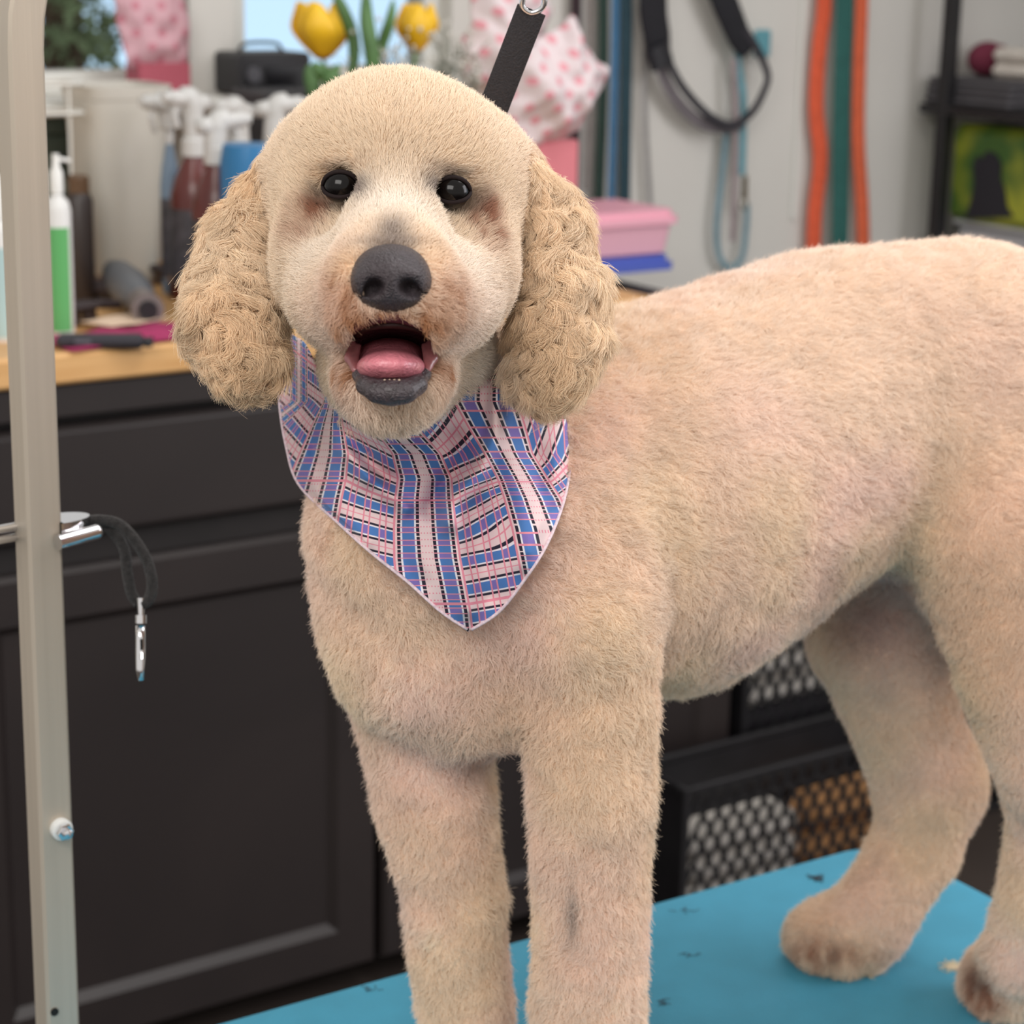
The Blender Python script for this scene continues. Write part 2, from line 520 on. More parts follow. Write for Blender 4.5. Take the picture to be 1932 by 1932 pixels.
# tree outside the window
rnd_ = random.Random(5)
tp = CO + E1 * on_s(118, 70, 3.0)[0] + E2 * 3.0
leaf_m = mat('tree leaves', rgb(118, 138, 104), .7, noise=(8, .3))
bark_m = mat('tree bark', rgb(92, 78, 64), .9, noise=(20, .3))
tree = empty('tree', (tp[0], tp[1], 0), 0, 'dark green bushy tree seen through the window beside the metal post', 'tree')
MB().lathe([(.09, 0), (.07, .6), (.05, 1.3)], n=12).build('trunk', bark_m, tree)
lf = MB()
for i in range(1500):
    a = rnd_.uniform(0, 2 * math.pi); e = math.acos(rnd_.uniform(-1, 1)); r = rnd_.uniform(.5, 1) ** .5
    cx, cy, cz = r * .30 * math.sin(e) * math.cos(a), r * .30 * math.sin(e) * math.sin(a), 1.42 + r * .42 * math.cos(e)
    u_ = Vector((rnd_.gauss(0, 1), rnd_.gauss(0, 1), rnd_.gauss(0, 1))).normalized(); v_ = u_.orthogonal().normalized()
    s_ = rnd_.uniform(.02, .04); c_ = Vector((cx, cy, cz))
    lf.add([c_ - u_ * s_, c_ + v_ * s_ * .4, c_ + u_ * s_, c_ - v_ * s_ * .4], [(0, 1, 2, 3)])
lf.build('foliage', leaf_m, tree, smooth=0, fixn=False)

# ================================================================== counter and cabinets
def wood_mat(name, c1, c2, rough, sc=(1, 14, 14), nscale=2.2, dist=1.2):
    m = bpy.data.materials.new(name); m.use_nodes = True; nt = m.node_tree; b = nt.nodes['Principled BSDF']
    t = nt.nodes.new('ShaderNodeTexCoord'); mp = nt.nodes.new('ShaderNodeMapping'); mp.inputs['Scale'].default_value = sc
    n = nt.nodes.new('ShaderNodeTexNoise'); n.inputs['Scale'].default_value = nscale; n.inputs['Detail'].default_value = 6; n.inputs['Distortion'].default_value = dist
    r = nt.nodes.new('ShaderNodeValToRGB'); r.color_ramp.elements[0].position = .32; r.color_ramp.elements[1].position = .68
    r.color_ramp.elements[0].color = (*c1, 1); r.color_ramp.elements[1].color = (*c2, 1)
    nt.links.new(t.outputs['Object'], mp.inputs[0]); nt.links.new(mp.outputs[0], n.inputs['Vector'])
    nt.links.new(n.outputs['Fac'], r.inputs[0]); nt.links.new(r.outputs[0], b.inputs['Base Color'])
    b.inputs['Roughness'].default_value = rough
    return m
block_m = wood_mat('butcher block', rgb(206, 156, 98), rgb(228, 182, 124), .4)
dark_m = wood_mat('dark stained cabinet', rgb(33, 27, 27), rgb(42, 35, 34), .45, sc=(1, 8, 1))
darkin_m = mat('cabinet carcass', rgb(30, 26, 26), .7, noise=(12, .2))
tEnd = on_s(1404, 1250, .0)[0]
ct_ = MB(); WB(ct_, -1.0, 0.79, 0.0, WS - .002, CZ - .038, CZ, .004)
counter = tag(ct_.build('countertop', block_m, loc=CO, rz=CA, smooth=0), 'honey coloured butcher block worktop lying on the dark cabinets', 'countertop')
TOP = CZ - .038
def z_at(px, py, s=.02): return on_s(px, py, s)[1]
def t_at(px, py, s=.02): return on_s(px, py, s)[0]
z_dr_top, z_dr_bot = z_at(330, 775), z_at(340, 985)
z_door_top = z_at(340, 1040)
z_pan_bot = z_at(400, 1822)
t_pan_r = t_at(640, 1700); t_door_r = t_at(712, 1700); 
def frame_panel(mb, t0, t1, z0, z1, w=.055, s0=.0, th=.02, rec=.012, bv=.012):
    """framed front: flat frame, sloped moulding, recessed panel"""
    A_ = [(t0, z0), (t1, z0), (t1, z1), (t0, z1)]
    def ring(d): return [(t0 + d, z0 + d), (t1 - d, z0 + d), (t1 - d, z1 - d), (t0 + d, z1 - d)]
    rings = [(0.0, th), (0.0, .007), (.006, 0.0), (w, 0.0), (w + bv, rec), ]
    P = []; Fc = []
    for d, s in rings: P += [(a, s0 + s, z) for a, z in ring(d)]
    for i in range(len(rings) - 1):
        for k in range(4): Fc.append((i * 4 + k, i * 4 + (k + 1) % 4, i * 4 + 4 + (k + 1) % 4, i * 4 + 4 + k))
    n_ = (len(rings) - 1) * 4; Fc.append((n_, n_ + 1, n_ + 2, n_ + 3)); Fc.append((3, 2, 1, 0))
    mb.add(P, Fc); return mb
def cabinet(t0, t1, label, doors=1):
    c = W(t0, .03, FZ); o = empty('cabinet', c, CA, label, 'cabinet', 'dark cabinets under the worktop')
    w = t1 - t0
    H_ = TOP - FZ; b = MB(); b.box((w / 2, .30, (H_ + .045) / 2), (w - .002, .58, H_ - .045)); b.box((w / 2, .33, .0225), (w - .004, .5, .045))
    b.cur = 0; b.build('body', darkin_m, o, smooth=0)
    # the rail with its light catching lip under the worktop
    r = MB(); r.box((w / 2, -.006, (TOP + z_dr_top) / 2 + .004 - FZ), (w - .002, .03, TOP - z_dr_top - .010), .003)
    r.build('rail', dark_m, o, smooth=0)
    d = MB(); frame_panel(d, .004, w - .004, z_dr_bot - FZ, z_dr_top - .003 - FZ, w=.0075, s0=-.014, rec=-.0005, bv=.002); d.build('drawer', dark_m, o, smooth=0)
    for k in range(doors):
        a, b_ = .004 + k * w / doors, (k + 1) * w / doors - .004
        d = MB(); frame_panel(d, a, b_, z_pan_bot - (t_door_r - t_pan_r) - FZ, z_door_top - FZ, w=t_door_r - t_pan_r, s0=-.014); d.build('door', dark_m, o, smooth=0)
    return o
cab1 = cabinet(t_door_r - .62, t_door_r, 'dark brown cabinet with one drawer and wide door, behind the metal post')
cab0 = cabinet(-1.0, t_door_r - .625, 'dark brown cabinet at the left edge of the photo')
cab2 = cabinet(t_door_r + .004, tEnd - .002, 'dark brown cabinet mostly hidden behind the front legs of the dog')
print('pan', z_dr_top, z_dr_bot, z_door_top, z_pan_bot, t_pan_r, t_door_r)

# ================================================================== wire crate unit to the right
black_m = mat('black coated steel', rgb(26, 25, 28), .45, noise=(20, .2))
def lattice(mb, t0, t1, z0, z1, s, dw=.030, dh=.050, w=.0075, th=.0015):
    """expanded metal sheet"""
    j = 0; z = z0
    while z < z1 - dh / 2:
        off = 0 if j % 2 == 0 else dw / 2
        t = t0 + off
        while t < t1 - dw * .4:
            a = Vector((t, s, z + dh / 4)); b = Vector((t + dw / 2, s, z + dh / 2 + dh / 4)); c = Vector((t + dw, s, z + dh / 4))
            for p, q in ((a, b), (b, c)):
                dd = (q - p).normalized(); nn = Vector((-dd.z, 0, dd.x)) * w / 2; yy = Vector((0, th, 0))
                mb.add([p - nn - yy, p + nn - yy, q + nn - yy, q - nn - yy, p - nn + yy, p + nn + yy, q + nn + yy, q - nn + yy],
                       [(0, 1, 2, 3), (7, 6, 5, 4), (0, 4, 5, 1), (1, 5, 6, 2), (2, 6, 7, 3), (3, 7, 4, 0)])
            t += dw
        z += dh / 2; j += 1
    return mb
def crate(t0, t1, s0, s1, z0, z1, label):
    o = empty('wire_crate', W(t0, s0, z0), CA, label, 'crate', 'black wire crates beside the cabinets')
    w, d, h = t1 - t0, s1 - s0, z1 - z0; b = .012
    f = MB()
    for x in (b / 2, w - b / 2):
        for y in (b / 2, d - b / 2): f.box((x, y, h / 2), (b, b, h), .002)
    for z in (b / 2, h - b / 2):
        for y in (b / 2, d - b / 2): f.box((w / 2, y, z), (w - 2 * b, b, b), .002)
        for x in (b / 2, w - b / 2): f.box((x, d / 2, z), (b, d - 2 * b, b), .002)
    f.build('frame', black_m, o, smooth=0)
    lattice(MB(), b, w - b, b, h - b, .006).build('mesh_front', black_m, o, smooth=0)
    m = MB(); m.box((w / 2, d / 2, .006), (w - 2 * b, d - 2 * b, .004)); m.build('bottom_tray', black_m, o, smooth=0)
    m = MB(); m.box((w / 2, d - .01, h / 2), (w - 2 * b, .004, h - 2 * b)); m.build('back_panel', black_m, o, smooth=0)
    for x in (.006, w - .006): m = MB(); m.box((x, d / 2, h / 2), (.003, d - 2 * b, h - 2 * b)); m.build('side_panel', black_m, o, smooth=0)
    return o
ttl, zt1 = on_s(1418, 1190, .10); ttr, zb1 = on_s(1590, 1345, .10)
tbl_, zt2 = on_s(1318, 1470, .02); tbr_, zb2 = on_s(1600, 1660, .02)
print('crates', ttl, ttr, zt1, zb1, tbl_, tbr_, zt2, zb2)
towel_m = mat('pale towel', rgb(214, 208, 200), .95, noise=(30, .08), bump=(200, .8))
tan_m = mat('tan cloth', rgb(190, 140, 92), .95, noise=(16, .25), bump=(140, .8))
tlc = on_s(1290, 1560, -.15)[0]; zt2 = on_s(1400, 1462, -.15)[1]
crate(tlc, tlc + .50, -.15, -.02, FZ + .002, zt2, 'low black wire mesh crate in front, holding white and tan cloths')
tuc = on_s(1408, 1250, .0)[0]
crate(tuc, tuc + .66, .0, .42, FZ + .002, zt1 + .10, 'tall black wire mesh crate behind, with pale towels showing through')
def folded(name, c, size, m, label, cat, n=3, group=None):
    o = MB()
    h = size[2] / n
    for i in range(n):
        pts = []
        x0, x1 = -size[0] / 2, size[0] / 2
        o.box((rnd_.uniform(-.004, .004), 0, h * (i + .5)), (size[0] - rnd_.uniform(0, .012), size[1], h * .96), h * .38)
    return tag(o.build(name, m, loc=c, rz=CA), label, cat, group)
zf = FZ + .0115
folded('towel', W(tlc + .15, -.082, zf), (.24, .085, .17), towel_m, 'white folded towel stack lying in the low wire crate', 'towel', 4)
folded('blanket', W(tlc + .375, -.082, zf), (.20, .085, .17), tan_m, 'tan folded blanket lying in the low wire crate', 'blanket', 3)
zf2 = FZ + .0115; zmid = on_s(1470, 1342, .01)[1]
fh = zt1 + .10 - zf2 - .02
folded('towel', W(tuc + .20, .19, zf2), (.34, .30, zmid - zf2), mat('dark towel', rgb(48, 44, 50), .95, bump=(200, .8)), 'charcoal folded towels filling the bottom of the tall wire crate', 'towel', 5)
folded('towel', W(tuc + .20, .18, zmid + .001), (.34, .30, zt1 + .06 - zmid), towel_m, 'white towels stacked on the charcoal towels in the tall wire crate', 'towel', 4)
bx = MB(); bx.box((0, 0, .12), (.24, .22, .24), .004); bx.box((0, 0, .243), (.246, .226, .006), .002)
tag(bx.build('cardboard_box', mat('cardboard', rgb(176, 128, 84), .85, noise=(14, .08)), loc=W(tuc + .51, .17, zf2), rz=CA, smooth=0), 'brown cardboard box standing in the tall wire crate', 'box')

# ================================================================== grooming table
TA = math.radians(33.2)
B1 = np.array([math.cos(TA), math.sin(TA), 0]); B2 = np.array([-math.sin(TA), math.cos(TA), 0])
corner = at_z(1664, 1584, TZ)
TL, TW = .92, .62
tctr = corner - B1 * TL / 2 - B2 * TW / 2
mat_m = mat('blue rubber mat', rgb(70, 156, 186), .62, noise=(26, .06), bump=(420, .35))
def rrect(l, w, r, n=10):
    P = []
    for cx, cy, a0 in ((l / 2 - r, w / 2 - r, 0), (-l / 2 + r, w / 2 - r, 90), (-l / 2 + r, -w / 2 + r, 180), (l / 2 - r, -w / 2 + r, 270)):
        for i in range(n + 1):
            a = math.radians(a0 + 90 * i / n); P.append((cx + r * math.cos(a), cy + r * math.sin(a)))
    return P
table = empty('grooming_table', (tctr[0], tctr[1], 0), TA, 'grooming table with a blue rubber mat top and black rim under the dog', 'table')
tm = MB()
for k, (l, r) in enumerate(((TL, .05),)):
    P0_ = rrect(TL, TW, .05); P1_ = rrect(TL - .006, TW - .006, .048)
    n_ = len(P0_)
    V_ = [(x, y, TZ - .006) for x, y in P0_] + [(x, y, TZ - .002) for x, y in P0_] + [(x, y, TZ) for x, y in P1_]
    Fc_ = [tuple(range(n_))[::-1], tuple(range(2 * n_, 3 * n_))]
    for q in (0, n_):
        for i in range(n_): Fc_.append((q + i, q + (i + 1) % n_, q + n_ + (i + 1) % n_, q + n_ + i))
    tm.add(V_, Fc_)
tm.build('mat', mat_m, table)
tb = MB(); tb.prism(rrect(TL + .008, TW + .008, .054), TZ - .034, TZ - .0062, 'xy'); tb.build('tabletop', mat('black table rim', rgb(52, 50, 52), .5, noise=(30, .1)), table)
steel_m = mat('dark steel', rgb(70, 70, 74), .4, metal=.8)
for sx_ in (-1, 1):
    for sy_ in (-1, 1):
        lg = MB(); lg.tube([(sx_ * TL * .36, sy_ * TW * .36, TZ - .035), (sx_ * TL * .40, sy_ * TW * .40, FZ + 0.012)], .014, 10); lg.lathe([(.02, 0), (.02, .012)], (sx_ * TL * .40, sy_ * TW * .40, FZ), 12)
        lg.build('leg', steel_m, table)
hair_m = mat('loose hair', rgb(222, 206, 176), .9); dkhair_m = mat('dark loose hair', rgb(60, 56, 60), .9)
def tuft(px, py, m, label, n, R_, seed):
    r_ = random.Random(seed); c = at_z(px, py, TZ); o = MB()
    for i in range(n):
        a = r_.uniform(0, 6.28); q = Vector((r_.gauss(0, R_), r_.gauss(0, R_ * .6), 0)); ln = r_.uniform(.004, .010); k = r_.uniform(-2, 2)
        pts_ = [q + Vector((math.cos(a + k * s) * ln * s, math.sin(a + k * s) * ln * s, .0006 + .002 * s * (1 - s))) for s in (0, .25, .5, .75, 1)]
        o.tube(pts_, .00022, 5)
    tag(o.build('hair_tuft', m, loc=(c[0], c[1], c[2])), label, 'hair', 'hair clippings on the blue mat')
tuft(1540, 1657, dkhair_m, 'small curled dark hair clipping lying on the blue mat behind the hind paw', 34, .0018, 1)
tuft(1802, 1824, hair_m, 'pale hair clipping lying on the blue mat between the hind paws', 120, .0045, 2)
tuft(1625, 1836, hair_m, 'pale hair clipping under the toes of the far hind paw', 90, .004, 3)
for q_, (x_, y_) in enumerate(((1255, 1895), (1300, 1800), (1290, 1720), (700, 1870))): tuft(x_, y_, dkhair_m, ['few dark hairs beside the front leg near the photo bottom', 'few dark hairs in the middle of the blue mat', 'few dark hairs close to the back edge of the blue mat', 'few dark hairs left of the front legs'][q_], 6, .003, 9 + q_)

# ================================================================== grooming arm
alu_m = mat('brushed aluminium', rgb(190, 179, 164), .46, metal=.35, noise=(2, .05, (60, 60, 1)), bump=(6, .1))
chrome_m = mat('chrome', rgb(225, 225, 228), .08, metal=1.0)
_q = min(np.linspace(.6, 1.0, 400), key=lambda L_: abs(proj(corner - B1 * L_ + B2 * .0175)[0] - 110))
base = corner - B1 * _q + B2 * .0175
pz = TZ - .16
foot = np.array([base[0], base[1], 0])
arm = empty('grooming_post', (foot[0], foot[1], pz), math.radians(36), 'bent square aluminium grooming arm post standing up at the table edge', 'post')
AH = at(95, 95, 1.368)[2] - pz          # where the bend begins
hw = .0125
pts_ = [Vector((0, 0, 0)), Vector((0, 0, AH - .0))]
Rb = .16
for i in range(1, 13):
    a = math.pi / 2 * i / 12
    pts_.append(Vector((Rb * (1 - math.cos(a)), 0, AH + Rb * math.sin(a))))
pts_.append(Vector((Rb + .38, 0, AH + Rb)))
am = MB()
def sqtube(mb, pts, h, b=.0022):
    P = []; m = len(pts); n = 8
    for i, p in enumerate(pts):
        t = (pts[min(i + 1, m - 1)] - pts[max(i - 1, 0)]).normalized()
        y = Vector((0, 1, 0)); x = y.cross(t)
        for (u_, v_) in ((h, h - b), (h - b, h), (-h + b, h), (-h, h - b), (-h, -h + b), (-h + b, -h), (h - b, -h), (h, -h + b)): P.append(p + x * u_ + y * v_)
    Fc = []
    for i in range(m - 1):
        for k in range(n): Fc.append((i * n + k, i * n + (k + 1) % n, (i + 1) * n + (k + 1) % n, (i + 1) * n + k))
    Fc += [tuple(range(n))[::-1], tuple((m - 1) * n + k for k in range(n))]
    mb.add(P, Fc)
# split the straight run so the metal grain has support
sqtube(am, [Vector((0, 0, AH * i / 12)) for i in range(12)] + pts_[1:], hw)
am.build('tube', alu_m, arm, smooth=20)
def arm_local(P):
    v = np.asarray(P) - np.array(arm.location); a = math.radians(36)
    return Vector((v[0] * math.cos(a) + v[1] * math.sin(a), -v[0] * math.sin(a) + v[1] * math.cos(a), v[2]))
zb = arm_local(at(113, 1562, 1.45))[2]
zb = [arm_local(at(113, 1562, d)) for d in (1.44, 1.48)]; 
# solve depth so that the bolt sits on the front face y=-hw
t_ = (-hw - zb[0][1]) / (zb[1][1] - zb[0][1]); bz = zb[0].lerp(zb[1], t_)
MX = Matrix(((1, 0, 0), (0, 0, -1), (0, 1, 0)))      # z -> -y
MB().lathe([(.0078, 0), (.0078, .005), (.006, .0062)], (bz[0], -hw, bz[2]), 24, MX).build('washer', mat('white nylon washer', rgb(230, 232, 230), .5), arm)
nb = MB(); nb.lathe([(.0062, 0), (.0062, .0045), (.0055, .005)], (bz[0], -hw - .006, bz[2]), 6, MX); nb.lathe([(.0036, 0), (.0036, .004), (.002, .0048)], (bz[0], -hw - .0105, bz[2]), 16, MX)
nb.build('bolt', chrome_m, arm)
bk = MB(); bk.lathe([(.006, 0), (.006, .006), (.004, .008)], (bz[0], hw, bz[2]), 16, Matrix(((1, 0, 0), (0, 0, 1), (0, 1, 0)))); bk.build('bolt_end', mat('nylon', rgb(220, 220, 220), .5), arm)
hb = arm_local(at(122, 1928, 1.53)); hh = MB(); hh.lathe([(.003, 0), (.003, .001)], (hb[0], -hw - .0002, hb[2]), 16, MX); hh.build('hole', mat('dark hole', rgb(14, 14, 14), .8), arm)
# foot clamp gripping the table edge
fc_ = MB(); fc_.box((0, 0, .06), (.034, .034, .10), .003); fc_.box((0, -.05, .115), (.05, .09, .006), .001); fc_.build('clamp', alu_m, arm, smooth=0)

# polished clamp with a loop hanging from it
def _yy(z_): return proj(np.array(arm.location) + np.array([0, 0, z_]))[1]
zcz = min(np.linspace(.2, 1.0, 1601), key=lambda z_: abs(_yy(z_) - 1003))
KD = proj(np.array(arm.location) + np.array([0, 0, zcz]))[2]
knob = empty('post_clamp', tuple(np.array(arm.location) + np.array([0, 0, zcz])), math.radians(36), 'polished chrome clamp fixed round the aluminium post', 'clamp')
band = MB()
def kl(px, py, d): 
    v = np.asarray(at(px, py, d)) - np.array(knob.location); a = math.radians(36)
    return Vector((v[0] * math.cos(a) + v[1] * math.sin(a), -v[0] * math.sin(a) + v[1] * math.cos(a), v[2]))
eye_ = MB()
prf = []
for i in range(15):
    a = math.pi * i / 14 - math.pi / 2
    prf.append((.027 * math.cos(a) + .011, .0145 * math.sin(a)))
prf = [(.0128, -.0145)] + prf + [(.0128, .0145)]
eye_.prism(prf, -.006, .0075, 'xy')
o_ = eye_.build('loop_bracket', chrome_m, knob)
bt = MB()
bt.tube([(.006, -.0190, -.004), (.036, -.0150, -.002)], .0056, 14); bt.sphere((.036, -.0150, -.002), .0056, 8); bt.build('thumb_lever', chrome_m, knob)
rod = MB(); pa, pb = kl(-60, 1010, KD - .03), kl(60, 988, KD + .01)
rod.tube([pa, pb], .0032, 12); rod.build('rod', chrome_m, knob)
rod = MB(); pa, pb = kl(-10, 1022, KD - .02), kl(28, 1014, KD); rod.tube([kl(-60, 1032, KD - .03), pa], .0075, 14); rod.tube([pa, pb], .0028, 12); rod.build('thumb_screw', chrome_m, knob)

# dark webbing loop with trigger snap
rope_m = mat('dark fuzzy webbing', rgb(42, 40, 40), .95, noise=(300, .5), bump=(700, 1.0), sheen=.15)
LD = KD + .018
lo = at(190, 985, LD)
lead = empty('grooming_loop', lo, 0, 'dark webbing loop with a silver trigger snap hanging from the chrome clamp', 'leash')
P_ = [(150, 985), (190, 982), (225, 990), (255, 1020), (278, 1060), (287, 1100), (282, 1130), (268, 1140)]
lm = MB(); lm.tube([p - lo for p in smooth_path([at(x, y, LD) for x, y in P_], 6)], .0042, 12, flat=.7, up=(0, -1, 0))
P_ = [(200, 990), (232, 1030), (240, 1080), (248, 1120), (262, 1140)]
lm.tube([p - lo for p in smooth_path([at(x, y, LD + .005) for x, y in P_], 6)], .0040, 12, flat=.7, up=(0, -1, 0))
lm.build('webbing', rope_m, lead, smooth=180)
def ll(x, y, d=None): return Vector(at(x, y, LD if d is None else LD + d) - lo)
MB().tube([ll(266, 1128), ll(266, 1162)], [.003, .0022], 12).build('swivel_eye', chrome_m, lead)
sn = MB(); sn.tube([ll(266, 1160), ll(266, 1176)], [.0042, .0042], 16); sn.build('swivel', chrome_m, lead)
sn = MB(); sn.tube([ll(265, 1180), ll(265, 1205), ll(265, 1240), ll(264, 1262), ll(266, 1284)], [.0034, .0036, .0036, .0031, .0022], 16, flat=.8, up=(0, -1, 0))
sn.build('snap_hook', chrome_m, lead, smooth=180)
sn = MB(); sn.tube([ll(268, 1232, -.0045), ll(268, 1244, -.0055)], .0016, 10); sn.build('thumb_catch', chrome_m, lead)
sl_ = MB(); sl_.box(ll(267, 1216, -.0038), (.0016, .0022, .0075)); sl_.build('slot', mat('slot', rgb(20, 18, 18), .6), lead, smooth=0)

# black noose strap over the dog's neck, from the end of the arm
st = empty('noose_strap', at(960, 120, 1.30), 0, 'flat black nylon noose strap running down behind the head of the dog', 'strap')
so = at(960, 120, 1.30)
nyl = mat('black nylon', rgb(40, 38, 42), .75, noise=(400, .2, (1, 1, 1)), bump=(900, .5))
ends = [at(1003, 18, 1.285), at(975, 90, 1.295), at(948, 160, 1.305), at(925, 225, 1.315), at(905, 320, 1.335)]
sm_ = MB(); pp = smooth_path(ends, 5)
for i in range(len(pp)): pass
sm_.tube([p - so for p in pp], .0092, 12, flat=.13, up=tuple(-FWD), sq=4); sm_.build('strap', nyl, st, smooth=30)
hk = MB()
hk.tube([p - so for p in smooth_path([at(1008, -30, 1.28), at(990, -12, 1.28), at(986, 12, 1.283), at(1003, 24, 1.285), at(1024, 14, 1.283), at(1026, -10, 1.28), at(1008, -30, 1.28)], 6)], .0018, 10)
hk.build('ring', chrome_m, st, smooth=180)
_e = np.array(arm.location) + np.array([(Rb + .36) * math.cos(math.radians(36)), (Rb + .36) * math.sin(math.radians(36)), AH + Rb - hw])
up_ = MB(); up_.tube([p - so for p in smooth_path([at(1008, -32, 1.28), (at(1008, -32, 1.28) + _e) / 2, _e], 6)], .008, 12, flat=.2, up=tuple(-FWD), sq=4)
up_.build('upper_strap', nyl, st, smooth=30)
# ================================================================== things on the counter
def hold(px, py, s, z=CZ):
    """place standing at counter depth s below pixel column px"""
    t, _ = on_s(px, py, s); return t, W(t, s, z)
def zpx(px, py, s): return on_s(px, py, s)[1]
# tall white bin
s = .50; t, base_ = hold(225, 400, s); ztop = zpx(215, 158, s)
wdt = on_s(298, 160, s)[0] - on_s(133, 160, s)[0]; wb_ = on_s(283, 500, s)[0] - on_s(172, 500, s)[0]
h = ztop - CZ
b_ = MB(); r0, r1 = wb_ / 2 * .98, wdt / 2 * .98
b_.lathe([(r0 - .004, 0), (r0, .003), (r0 + (r1 - r0) * .93, h * .93), (r1, h * .93 + .001), (r1 + .003, h), (r1 - .003, h), (r1 - .004, h * .9), (r0 - .004, .006), (1e-6, .006)], n=40, sq=4)
tag(b_.build('waste_bin', mat('off white plastic', rgb(212, 209, 200), .5, noise=(5, .02)), loc=base_, rz=CA), 'tall tapered off-white plastic bin on the worktop beside the post', 'bin')
# white and green bottles
def pump_bottle(px, s, r, ztop_px, label, band, zsh, group='slim bottles beside the post'):
    t, b = hold(px, 500, s); zt = zpx(px, ztop_px, s) - CZ; zs = zpx(px, zsh, s) - CZ
    o = empty('lotion_bottle', b, CA, label, 'bottle', group)
    m = MB(); m.lathe([(r * .96, 0), (r, .004), (r, zs * .92), (r * .85, zs * .98), (r * .4, zs * 1.03), (r * .36, zs * 1.06), (1e-6, zs * 1.06)], n=32); m.build('body', mat('white bottle plastic', rgb(226, 226, 224), .4), o)
    m = MB(); m.lathe([(r * .5, zs * 1.04), (r * .5, zt * .9), (r * .3, zt * .93), (r * .26, zt), (1e-6, zt)], n=24); m.tube([(0, 0, zt * .975), (r * 1.1, 0, zt * .96)], r * .16, 10); m.build('pump', mat('pump white', rgb(236, 236, 232), .4), o)
    if band:
        m = MB(); P_ = []
        for rr_ in (1.004, 1.03):
            for z in (zs * .04, zs * .80):
                for k in range(15):
                    a = math.radians(205 + 6.5 * k); P_.append((r * rr_ * math.cos(a), r * rr_ * math.sin(a), z))
        F_ = [(k, k + 1, k + 16, k + 15) for k in range(14)] + [(k + 30, k + 31, k + 46, k + 45) for k in range(14)] + [(0, 15, 45, 30), (14, 29, 59, 44)]
        m.add(P_, F_)
        m.build('band', mat('green label', band, .5), o)
    return o
pump_bottle(112, .12, .0165, 290, 'slim white pump bottle with green label right beside the post', rgb(96, 176, 104), 375)
pump_bottle(2, .12, .017, 330, 'pale blue-labelled bottle at the left photo edge behind post', rgb(176, 206, 208), 420)
# wire rack behind the bottle
s = .46; t, b = hold(112, 300, s); o = empty('wire_rack', b, CA, 'small white wire rack standing between the post and the tall bin', 'rack')
wm_ = mat('white coated wire', rgb(226, 226, 220), .4); za, zb_ = zpx(112, 155, s) - CZ, zpx(112, 210, s) - CZ
for z in (za, zb_): MB().tube(smooth_path([(-.05, -.04, z), (.016, -.04, z), (.028, 0, z), (.016, .04, z), (-.05, .04, z)], 5), .0028, 8).build('ring', wm_, o, smooth=180)
for x_ in (-.045, .0): MB().tube([(x_, -.04, 0), (x_, -.04, za)], .0022, 8).build('post', wm_, o)
MB().box((-.02, 0, .006), (.07, .08, .008), .002).build('base', wm_, o)
mb = MB(); mb.lathe([(.030, 0), (.034, .004), (.034, .13), (.012, .16), (.012, .18), (1e-6, .18)], n=24)
tag(mb.build('bottle', mat('dark green bottle', rgb(54, 64, 52), .3), loc=b + np.array([0, 0, .0105]) - E1 * .018, rz=CA), 'dark green bottle held in the white wire rack', 'bottle')
# dark storage box behind the rack
t, b = hold(98, 400, .60); hz = zpx(98, 222, .60) - CZ; wz = on_s(140, 300, .60)[0] - on_s(40, 300, .60)[0]
o = empty('file_box', b, CA, 'dark green upright box standing on the worktop behind the white wire rack', 'box')
gbx = mat('dark green board', rgb(52, 60, 50), .6, noise=(12, .3))
MB().box((0, 0, hz * .45), (wz, .06, hz * .9), .003).build('body', gbx, o, smooth=0)
MB().box((0, 0, hz * .95), (wz + .004, .064, hz * .1), .003).build('lid', gbx, o, smooth=0)
# spray bottles
def sprayer(px, s, ytop, ycollar, body, cap, label, yaw=0.0, w=.034):
    t, b = hold(px, 400, s); zt = zpx(px, ytop, s) - CZ; zc_ = zpx(px, ycollar, s) - CZ
    o = empty('spray_bottle', b, CA + yaw, label, 'spray bottle', 'spray bottles on the worktop')
    m = MB(); m.lathe([(w * .95, 0), (w, .005), (w, zc_ * .70), (w * .8, zc_ * .82), (w * .42, zc_ * .95), (w * .40, zc_), (1e-6, zc_)], n=32); m.build('body', body, o)
    m = MB(); m.lathe([(w * 1.01, zc_ * .10), (w * 1.01, zc_ * .62)], n=32); m.lathe([(w * 1.004, zc_ * .10), (w * 1.004, zc_ * .62)], n=32); m.build('label', mat('sprayer label', rgb(66, 64, 70), .5, noise=(60, .5)), o)
    m = MB(); m.lathe([(w * .5, zc_ * .97), (w * .5, zc_ + .016), (w * .36, zc_ + .02), (1e-6, zc_ + .02)], n=24); m.build('collar', cap, o)
    hh_ = zt - zc_
    m = MB(); m.tube(smooth_path([(.002, 0, zc_ + .015), (.0, 0, zc_ + hh_ * .5), (-.004, 0, zt - .014), (-.022, 0, zt - .012), (-.038, 0, zt - .010)], 5), [.015] * 8 + [.016] * 6 + [.011] * 7, 12, up=(0, 1, 0))
    m.tube([(.0, 0, zt - .018), (.026, 0, zt - .020)], [.014, .010], 12); m.build('sprayer_head', cap, o, smooth=180)
    m = MB(); m.tube(smooth_path([(-.024, 0, zt - .018), (-.030, 0, zt - .034), (-.024, 0, zt - .052)], 5), .0038, 8); m.build('trigger', cap, o, smooth=180)
    m = MB(); m.lathe([(.0075, 0), (.0075, .009), (.003, .01)], (-.038, 0, zt - .010), 12, Matrix(((0, 0, -1), (0, 1, 0), (1, 0, 0)))); m.build('nozzle', cap, o)
amb = mat('brown red plastic', rgb(96, 40, 36), .25, noise=(10, .2)); dkb = mat('dark bottle plastic', rgb(52, 40, 44), .3); clr = mat('pale bottle plastic', rgb(120, 142, 164), .3)
